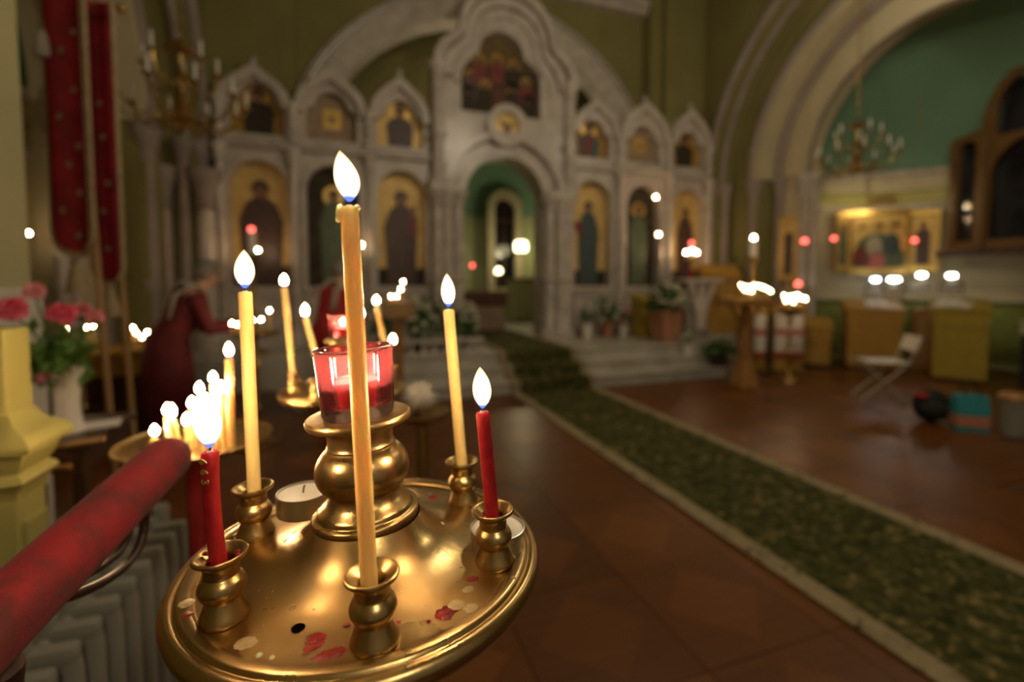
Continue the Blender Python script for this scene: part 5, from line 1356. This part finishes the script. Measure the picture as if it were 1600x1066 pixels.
# ================================================================== CHANDELIERS
def chandelier(loc, label):
    t = thing('chandelier', label, 'chandelier', loc)
    obj('baluster', lathe([(0, 0), (.03, .005), (.075, .04), (.085, .08), (.06, .13), (.025, .16), (.05, .20), (.065, .25), (.04, .30), (.022, .34), (.022, .44), (.05, .48), (.03, .53), (.02, .60), (.02, .68), (.12, .70), (.13, .72), (.05, .76), (.02, .80), (0, .82)], 24), M['brass_dull'], t, True)
    am = {}
    for tier, (n, rad, z0, z1, ph) in enumerate(((10, .52, .14, .26, .15), (5, .30, .44, .56, .5))):
        for k in range(n):
            a = 2*PI*k/n+ph
            if tier not in am:
                pts = bez((.03, 0, z0), (rad*.35, 0, z0-.16), (rad*.85, 0, z0-.16), (rad, 0, z1), 10)
                arm_ = obj('arm', tube(pts, .011, 8), M['brass_dull'], t, True, rz=a)
                pan = obj('drip_pan', xf(lathe([(0, 0), (.03, .004), (.045, .02), (.042, .022), (.015, .01), (.015, .03), (0, .03)], 14), (rad, 0, z1)), M['brass_dull'], arm_, True)
                blb = obj('bulb_candle', xf(lathe([(.014, 0), (.015, .10), (.016, .115), (.010, .14), (0, .16)], 10), (rad, 0, z1+.025)), M['white_bulb'], arm_, True)
                scr = obj('scroll', tube([(rad*.45+.05*math.cos(q), 0, z0-.06+.05*math.sin(q)) for q in [PI*1.6*i/12 for i in range(13)]], .007, 6), M['brass_dull'], arm_, True)
                am[tier] = (arm_, pan, blb, scr)
            else:
                c_ = am[tier][0].copy(); COL.objects.link(c_); c_.rotation_euler = (0, 0, a)
                for ch in am[tier][1:]: d_ = ch.copy(); COL.objects.link(d_); d_.parent = c_
    link = None
    n = int((8.28-loc.z-.80)/.075)
    for k in range(n):
        pts = [(.018*math.cos(q), 0, .045*math.sin(q)) for q in [2*PI*i/10 for i in range(11)]]
        if link is None: link = obj('chain_link', tube(pts, .005, 6, cap=False), M['brass_dull'], t, True, loc=(0, 0, .84+.075*k))
        else: o = obj('chain_link', link.data, None, t, loc=(0, 0, .84+.075*k), rz=(k % 2)*PI/2)
    return t
cp_ = at(285, 202, 4.3); ch1 = chandelier(cp_, 'brass chandelier with white bulb candles at upper left, unlit')
cp_ = at(1337, 272, 7.2); ch2 = chandelier(cp_, 'brass chandelier hanging before the teal apse at right, unlit')

# ================================================================== RIGHT APSE: gilt triptych and panels
def apse_frame(px, py0, py1, tdist, w_, label, ground, face, fig, inset=True):
    u = math.atan((px-800)/FPX)+YAW
    X_, Y_ = 8.2, 4.5
    # hit of the viewing ray with the curved wall, pulled slightly inwards
    dx, dy = math.sin(u), math.cos(u)
    b_ = X_*dx+Y_*dy; c_ = X_*X_+Y_*Y_-(2.05-tdist)**2
    s_ = b_+math.sqrt(b_*b_-c_); x, y_ = s_*dx, s_*dy
    dep = s_*math.cos(u-YAW)
    za = CAMH+dep*(ray(px, py1).z/ray(px, py1).dot(FWD)); zb = CAMH+dep*(ray(px, py0).z/ray(px, py0).dot(FWD))
    h = zb-za
    t = thing('gilt_icon', label, 'icon', (x, y_, za), face)
    obj('gilt_frame', extrude([(-w_, 0), (w_, 0), (w_, h), (-w_, h)], [[(-w_*.86, .10), (w_*.86, .10), (w_*.86, h-.10), (-w_*.86, h-.10)]], -.05, .04), M['gold'], t)
    obj('gold_ground', box(-w_*.9, w_*.9, 0, .03, .05, h-.05), M['gold_matte'], t)
    fig(t, w_, h)
    return t
def fig_big(t, w_, h):
    obj('painted_scene', extrude(arch_shape(-w_*.72, w_*.72, .12, h*.64, 10), [], -.012, 0), M['robe_green'], t)
    for x, z, m_ in ((-.25, .42, 'robe_red'), (.28, .40, 'robe_green'), (0, .34, 'pink_cloth'), (-.05, .62, 'robe_white'), (.22, .66, 'robe_blue')):
        obj('painted_figure', extrude([(x-.13, z-.26), (x+.13, z-.26), (x+.11, z), (x, z+.10), (x-.11, z)], [], -.02, 0), M[m_], t)
    for x in (-.24, .02, .26): obj('halo', extrude(arc(x, h*.76, .10, 0, 360, 16)[:-1], [], -.016, 0), M['gold'], t); 
    for x in (-.24, .02, .26): obj('head', extrude(arc(x, h*.76, .05, 0, 360, 12)[:-1], [], -.022, 0), M['skin_paint'], t)
def fig_one(robe):
    def f(t, w_, h):
        obj('robe', extrude(arch_shape(-w_*.42, w_*.42, .12, h*.70, 8), [], -.012, 0), M[robe], t)
        obj('halo', extrude(arc(0, h*.76, .11, 0, 360, 16)[:-1], [], -.010, 0), M['gold'], t)
        obj('head', extrude(arc(0, h*.76, .065, 0, 360, 12)[:-1], [], -.018, 0), M['skin_paint'], t)
    return f
apse_frame(1367, 328, 428, .16, .47, 'large gilt framed icon, centre panel of three, brightly lit', 'gold', R(-42), fig_big)
apse_frame(1438, 328, 424, .14, .22, 'gilt side panel icon right of the large lit icon', 'gold', R(-56), fig_one('robe_dk'))
apse_frame(1314, 332, 424, .16, .13, 'narrow dark gilt panel left of the large lit icon', 'gold', R(-30), fig_one('robe_green'))
q = on_x(1248, 375, 7.05)
t = thing('gilt_icon', 'narrow gilt icon strip between the mauve columns', 'icon', (7.80, 6.66, 1.42), R(-80))
obj('gilt_frame', box(-.20, .20, 0, .04, 0, 1.25, .01), M['gold'], t)
obj('painting', box(-.15, .15, -.01, 0, .08, 1.15), M['gold_matte'], t)
obj('dark_figure', extrude(arch_shape(-.08, .08, .15, .95, 8), [], -.02, 0), M['robe_dk'], t)
# picture lamp that lights the large icon
q = at(1362, 316, 8.5)
t = thing('picture_lamp', 'small brass picture lamp above the large gilt icon', 'lamp', (q.x-.22, q.y-.30, q.z), R(-42))
obj('lamp_hood', join(box(-.20, .20, -.06, -.045, -.12, .03, .004), box(-.20, .20, -.06, .05, .03, .045, .004)), M['brass_dull'], t)
obj('lamp_arm', tube([(0, 0, .04), (0, .2, .10), (0, .48, .06)], .010, 8), M['brass_dull'], t, True)
lamp('picture_light', (0, .0, -.02), 7.0, (1.0, .85, .52), .02, t)
for px, py, lab in ((1303, 373, 'red oil lamp hanging before the narrow left panel'), (1429, 376, 'red oil lamp hanging before the right gilt panel'), (1257, 377, 'red oil lamp hanging beside the mauve columns'), (1247, 444, 'red oil lamp low above the right brass candle stand')):
    d_ = 8.2 if px > 1290 else 6.6
    p = at(px, py, d_)
    t = thing('oil_lamp', lab, 'lamp', (p.x, p.y, p.z-.04))
    obj('brass_cup', lathe([(0, -.02), (.02, -.01), (.035, .01), (.03, .01), (0, .0)], 12), M['brass_dull'], t, True)
    obj('red_glow', ball(.04, .04, .042, 12, 8, loc=(0, 0, .04)), M['lamp_red'], t, True)
    obj('chain', tube([(0, 0, .08), (0, 0, 2.75 if px > 1290 else 4.6)], .002, 5), M['brass_dull'], t)

# ================================================================== RIGHT SIDE: candle stands, lecterns, choir corner
# square wooden candle stand
t = thing('wooden_candle_stand', 'wooden pedestal candle stand with square sand tray, right of the steps', 'candle stand', (5.12, 5.02, 0), R(-8))
zt3 = at(1175, 466, 5.95).z
dd = (Vector((5.12, 5.02, 0))-CAM).dot(FWD)
zt3 = CAMH+dd*(ray(1180, 466).z/ray(1180, 466).dot(FWD))
obj('tray_box', extrude([(-.34, -.20), (.34, -.20), (.34, .20), (-.34, .20)], [], zt3-.09, zt3-.07, 'xy'), M['wood'], t)
for a_ in ((-.34, .34, -.20, -.17), (-.34, .34, .17, .20), (-.34, -.31, -.17, .17), (.31, .34, -.17, .17)): obj('tray_side', box(*a_, zt3-.09, zt3, .004), M['wood'], t)
obj('post', box(-.05, .05, -.05, .05, .10, zt3-.09, .008), M['wood'], t)
obj('post_foot', ring_loft([[(sx*.14, sy*.14, 0) for sx, sy in ((-1,-1),(1,-1),(1,1),(-1,1))], [(sx*.06, sy*.06, .36) for sx, sy in ((-1,-1),(1,-1),(1,1),(-1,1))]]), M['wood'], t)
for s_ in (-1, 1): obj('brace', tube([(s_*.05, 0, zt3-.42), (s_*.22, 0, zt3-.09)], .028, 4), M['wood_lt'], t)
obj('sand', box(-.31, .31, -.17, .17, zt3-.07, zt3-.035), M['scarf'], t)
tapers([(1158, 446), (1166, 448), (1172, 450), (1178, 446), (1186, 447), (1192, 449), (1198, 451), (1204, 455), (1174, 455), (1164, 453)], dd/math.cos(0), zt3-.036, 'burning taper in the square wooden sand tray', 'tapers in the square tray')
# round brass stand beside it
bx, by = 6.02, 5.08
dd = (Vector((bx, by, 0))-CAM).dot(FWD)
zt4 = CAMH+dd*(ray(1244, 482).z/ray(1244, 482).dot(FWD))
t = thing('bowl_candle_stand', 'slim brass stand with bowl of burning tapers beside wooden stand', 'candle stand', (bx, by, 0))
obj('bowl', lathe([(0, zt4-.10), (.06, zt4-.10), (.14, zt4-.05), (.20, zt4), (.19, zt4), (.13, zt4-.035), (0, zt4-.03)], 24), M['brass_dull'], t, True)
obj('stem', lathe([(.17, 0), (.16, .03), (.05, .07), (.025, .13), (.02, .35), (.05, .40), (.02, .45), (.02, zt4*.65), (.05, zt4*.68), (.02, zt4*.72), (.02, zt4-.14), (.05, zt4-.10), (0, zt4-.10)], 18), M['brass_dull'], t, True)
tapers([(1225, 462), (1228, 470), (1236, 463), (1246, 461), (1250, 466), (1256, 466), (1259, 467), (1240, 472)], dd, zt4-.03, 'burning taper in the brass bowl stand', 'tapers in the brass bowl')
# lecterns with embroidered towels
def towel_lectern(loc, rz, label):
    t = thing('towel_lectern', label, 'lectern', loc, rz)
    obj('wooden_body', box(-.20, .20, -.16, .16, .0, .92, .01), M['gold_cloth'], t)
    obj('sloping_top', extrude([(-.20, .90), (.20, .90), (.20, 1.08), (-.20, .96)], [], -.23, .23, 'yz'), M['gold_cloth'], t)
    for s_ in (-.11, .11):
        tw = obj('white_towel', box(s_-.085, s_+.085, -.20, -.175, .26, .95, .006), M['white_cloth'], t)
        obj('red_stripe', box(s_-.086, s_+.086, -.204, -.199, .58, .68), M['pink_cloth'], tw)
        obj('red_hem', box(s_-.086, s_+.086, -.204, -.199, .24, .31), M['red_cloth'], tw)
    for sx in (-1, 1): obj('foot', box(sx*.20-.03, sx*.20+.03, -.22, .22, 0, .05, .006), M['wood'], t)
towel_lectern((6.22, 5.98, 0), R(-38), 'lectern hung with white red-striped towels behind the wooden stand')
towel_lectern((6.72, 5.72, 0), R(-42), 'lectern hung with white red-striped towels behind the bowl stand')
# gold cloth covered analogion tilted behind (1110-1150)
t = thing('gold_lectern', 'gold-cloth lectern with sloping top behind the carved white stand', 'lectern', (6.78, 7.32, ZP), R(-30))
obj('draped_body', box(-.32, .32, -.2, .2, 0, 1.05, .02), M['gold_cloth'], t)
obj('sloping_top', extrude([(-.26, 1.03), (.26, 1.03), (.26, 1.34), (-.26, 1.12)], [], -.36, .36, 'yz'), M['gold_cloth'], t)
# choir desks in gold brocade
def desk(loc, rz, w_, d_, h, label, m_, papers=2, lamp_m=None):
    t = thing('choir_desk', label, 'lectern', loc, rz)
    obj('draped_body', box(-w_, w_, -d_, d_, .04, h, .02), M[m_], t)
    obj('plinth', box(-w_+.03, w_-.03, -d_+.03, d_-.03, 0, .05), M['wood_dk'], t)
    obj('sloping_top', extrude([(-d_-.03, h-.02), (d_+.03, h-.02), (d_+.03, h+.16), (-d_-.03, h+.02)], [], -w_-.03, w_+.03, 'yz'), M[m_], t)
    obj('cloth_fold', box(-w_-.004, w_+.004, -d_-.012, -d_+.02, h-.24, h-.01, .006), M[m_], t)
    return t
D1 = desk((8.22, 5.42, 0), R(-46), .36, .30, .98, 'gold-brocade choir desk behind the folding stool', 'gold_cloth')
D2 = desk((8.42, 4.32, 0), R(-58), .29, .28, 1.02, 'yellow-brocade choir desk at far right, papers on top', 'yellow_cloth')
D3 = desk((7.48, 5.92, 0), R(-46), .28, .22, .66, 'low gold-draped box between towel lectern and choir desks', 'gold_cloth')
def sheets(root, n, spread, h, slope, label, m_='paper'):
    rz = root.rotation_euler[2]
    for k in range(n):
        x, y_ = rnd.uniform(-spread, spread), rnd.uniform(-.12, .12)
        c_ = Matrix.Rotation(rz, 4, 'Z') @ Vector((x, y_, 0))
        t = thing('sheet_music', label[k], 'paper', (root.location.x+c_.x, root.location.y+c_.y, h+slope*(y_+.3)+.006), rz+rnd.uniform(-.4, .4))
        V, F = [], []
        for i in range(7):
            xx = -.17+.34*i/6
            for j in range(2): V.append((xx, -.12+.24*j, .018*abs(math.sin(PI*i/3))+.004+slope*(-.12+.24*j)))
        for i in range(6): F.append((i*2, i*2+2, i*2+3, i*2+1))
        V2 = [(a, b_, c-.006) for a, b_, c in V]
        obj('pages', join((V, F), (V2, F)), M[m_], t, 'all')
        obj('spine', box(-.006, .006, -.12, .12, -.012, .004), M['paper'], t)
sheets(D1, 2, .14, .99, .22, ['open pages on the gold choir desk, left', 'open pages on the gold choir desk, overlapping'])
sheets(D2, 3, .18, 1.03, .22, ['open white pages spread on the yellow choir desk', 'loose sheets at left of the yellow choir desk', 'tilted booklet at right of the yellow choir desk'])
# wooden cupboard between the desks
t = thing('wooden_cupboard', 'narrow dark wooden cupboard between the two choir desks', 'cupboard', (8.86, 5.02, 0), R(-52))
obj('cupboard_body', box(-.16, .16, -.18, .18, 0, 1.0, .008), M['wood'], t)
obj('cupboard_door', box(-.12, .12, -.195, -.18, .1, .9, .004), M['wood_lt'], t)
obj('cupboard_knob', ball(.018, .018, .018, 10, 6, loc=(.08, -.205, .5)), M['brass'], t, True)
# music stand lamps
for px, py, d_, m_, lab in ((1368, 437, 8.45, 'lamp_blue', 'small bluish lamp left of the bright desk lamps'), (1397, 437, 7.95, 'lamp_cool', 'brightest music stand lamp behind the choir desks'),
                            (1440, 430, 8.0, 'lamp_cool', 'dimmer white lamp on a music stand, third from left'), (1487, 431, 7.7, 'lamp_cool', 'rightmost bright lamp on a music stand')):
    p = at(px, py, d_)
    t = thing('music_stand', lab, 'music stand', (p.x, p.y, 0))
    z = p.z
    obj('stand_pole', tube([(0, 0, .25), (0, 0, z-.02)], .012, 8), M['grey_metal'], t)
    for k in range(3):
        a = 2*PI*k/3+.4; obj('stand_foot', tube([(0, 0, .28), (.22*math.cos(a), .22*math.sin(a), .01)], .010, 6), M['grey_metal'], t)
    v = (CAM-p); v.z = 0; v.normalize()
    sd = Vector((v.y, -v.x, 0))
    obj('music_desk', xf(box(-.15, .15, -.008, .008, -.10, .10, .004), (v.x*.05, v.y*.05, z-.20), rz=math.atan2(sd.y, sd.x)+PI, rx=.5), M['grey_metal' if px == 1440 else 'blackgloss'], t)
    obj('open_pages', xf(box(-.13, .13, -.014, -.008, -.09, .08, .002), (v.x*.05, v.y*.05, z-.20), rz=math.atan2(sd.y, sd.x)+PI, rx=.5), M['paper'], t)
    wl = .06 if px == 1397 else .045
    obj('lamp_head', xf(ball(wl*1.35, .028, .030, 14, 8), (v.x*.04, v.y*.04, z), rz=math.atan2(sd.y, sd.x)), M[m_], t, True)
    obj('lamp_cap', xf(ball(wl*1.45, .032, .012, 12, 6), (v.x*.03, v.y*.03, z+.032), rz=math.atan2(sd.y, sd.x)), M['blackgloss'], t, True)
# black piano-like table with grey keyboard edge under green cloth
p = on_z(1570, 600, 0)
t = thing('draped_table', 'long black-draped table with grey fringe under a green top, right edge', 'table', (9.05, 3.36, 0), R(-68))
obj('table_body', box(-.50, .75, -.30, .32, 0, .74, .01), M['black_cloth'], t)
obj('grey_fringe', box(-.52, .77, -.315, -.30, .72, .86, .004), M['grey_metal'], t)
obj('green_top', box(-.54, .79, -.33, .34, .86, .90, .008), M['green_dado'], t)
# folding stool
f0 = on_z(1415, 640, 0)
t = thing('folding_stool', 'white tubular folding stool lying askew on the parquet', 'stool', (6.05, 3.86, 0), R(-35))
for y_ in (-.17, .17):
    obj('leg', tube([(-.28, y_, .50), (.22, y_, .012)], .012, 8), M['grey_metal'], t); obj('leg', tube([(.24, y_*.85, .48), (-.24, y_*.85, .012)], .012, 8), M['grey_metal'], t)
obj('floor_bar', tube([(.22, -.17, .012), (.22, .17, .012)], .012, 8), M['grey_metal'], t); obj('floor_bar', tube([(-.24, -.15, .012), (-.24, .15, .012)], .012, 8), M['grey_metal'], t)
obj('seat', box(-.20, .22, -.17, .17, .46, .485, .008), M['white_china'], t)
obj('back_post', tube([(.22, -.16, .48), (.30, -.16, .74)], .010, 8), M['grey_metal'], t); obj('back_post', tube([(.22, .16, .48), (.30, .16, .74)], .010, 8), M['grey_metal'], t)
obj('backrest', xf(box(-.010, .010, -.18, .18, -.09, .09, .006), (.295, 0, .70), ry=.3), M['white_china'], t)
# teal shopping bag
b0 = on_z(1513, 672, 0)
t = thing('shopping_bag', 'teal shopping bag with coral band standing on the floor', 'bag', (b0.x, b0.y, 0), R(-40))
bw, bh = .12, .34
obj('bag_body', ring_loft([[(-bw, -.07, 0), (bw, -.07, 0), (bw, .07, 0), (-bw, .07, 0)], [(-bw*1.02, -.075, .17), (bw*1.02, -.075, .17), (bw*1.02, .075, .17), (-bw*1.02, .075, .17)], [(-bw, -.05, bh), (bw, -.05, bh), (bw, .05, bh), (-bw, .05, bh)]]), M['teal_bag'], t)
obj('coral_band', ring_loft([[(-bw*1.03, -.077, .05), (bw*1.03, -.077, .05), (bw*1.03, .077, .05), (-bw*1.03, .077, .05)], [(-bw*1.035, -.079, .15), (bw*1.035, -.079, .15), (bw*1.035, .079, .15), (-bw*1.035, .079, .15)]]), M['coral_bag'], t)
for y_ in (-.05, .05): obj('handle', tube([(-.06, y_, bh-.01), (-.05, y_, bh+.10), (0, y_, bh+.13), (.05, y_, bh+.10), (.06, y_, bh-.01)], .006, 6), M['black_cloth'], t, True)
b1 = on_z(1478, 640, 0)
t = thing('backpack', 'dark backpack slumped beside the teal bag', 'bag', (b0.x-.02, b0.y+.30, 0), R(-40))
obj('pack_body', xf(ball(.16, .11, .17, 16, 10), (0, 0, .17)), M['black_cloth'], t, True)
obj('pack_pocket', xf(ball(.14, .06, .09, 12, 8), (0, -.11, .14)), M['black_cloth'], t, True)
obj('red_flap', xf(ball(.07, .04, .03, 12, 8), (-.09, -.05, .27)), M['red_cloth'], t, True)
b2 = on_z(1585, 680, 0)
t = thing('umbrella_bin', 'brown-topped pale bin at the right edge of floor', 'bin', (b2.x, b2.y, 0))
obj('bin_body', lathe([(0, 0), (.10, 0), (.12, .34), (.11, .34), (.10, .03), (0, .03)], 20), M['radiator'], t, True)
obj('bin_lid', lathe([(0, .40), (.09, .39), (.125, .36), (.125, .33), (0, .33)], 20), M['wood'], t, True)
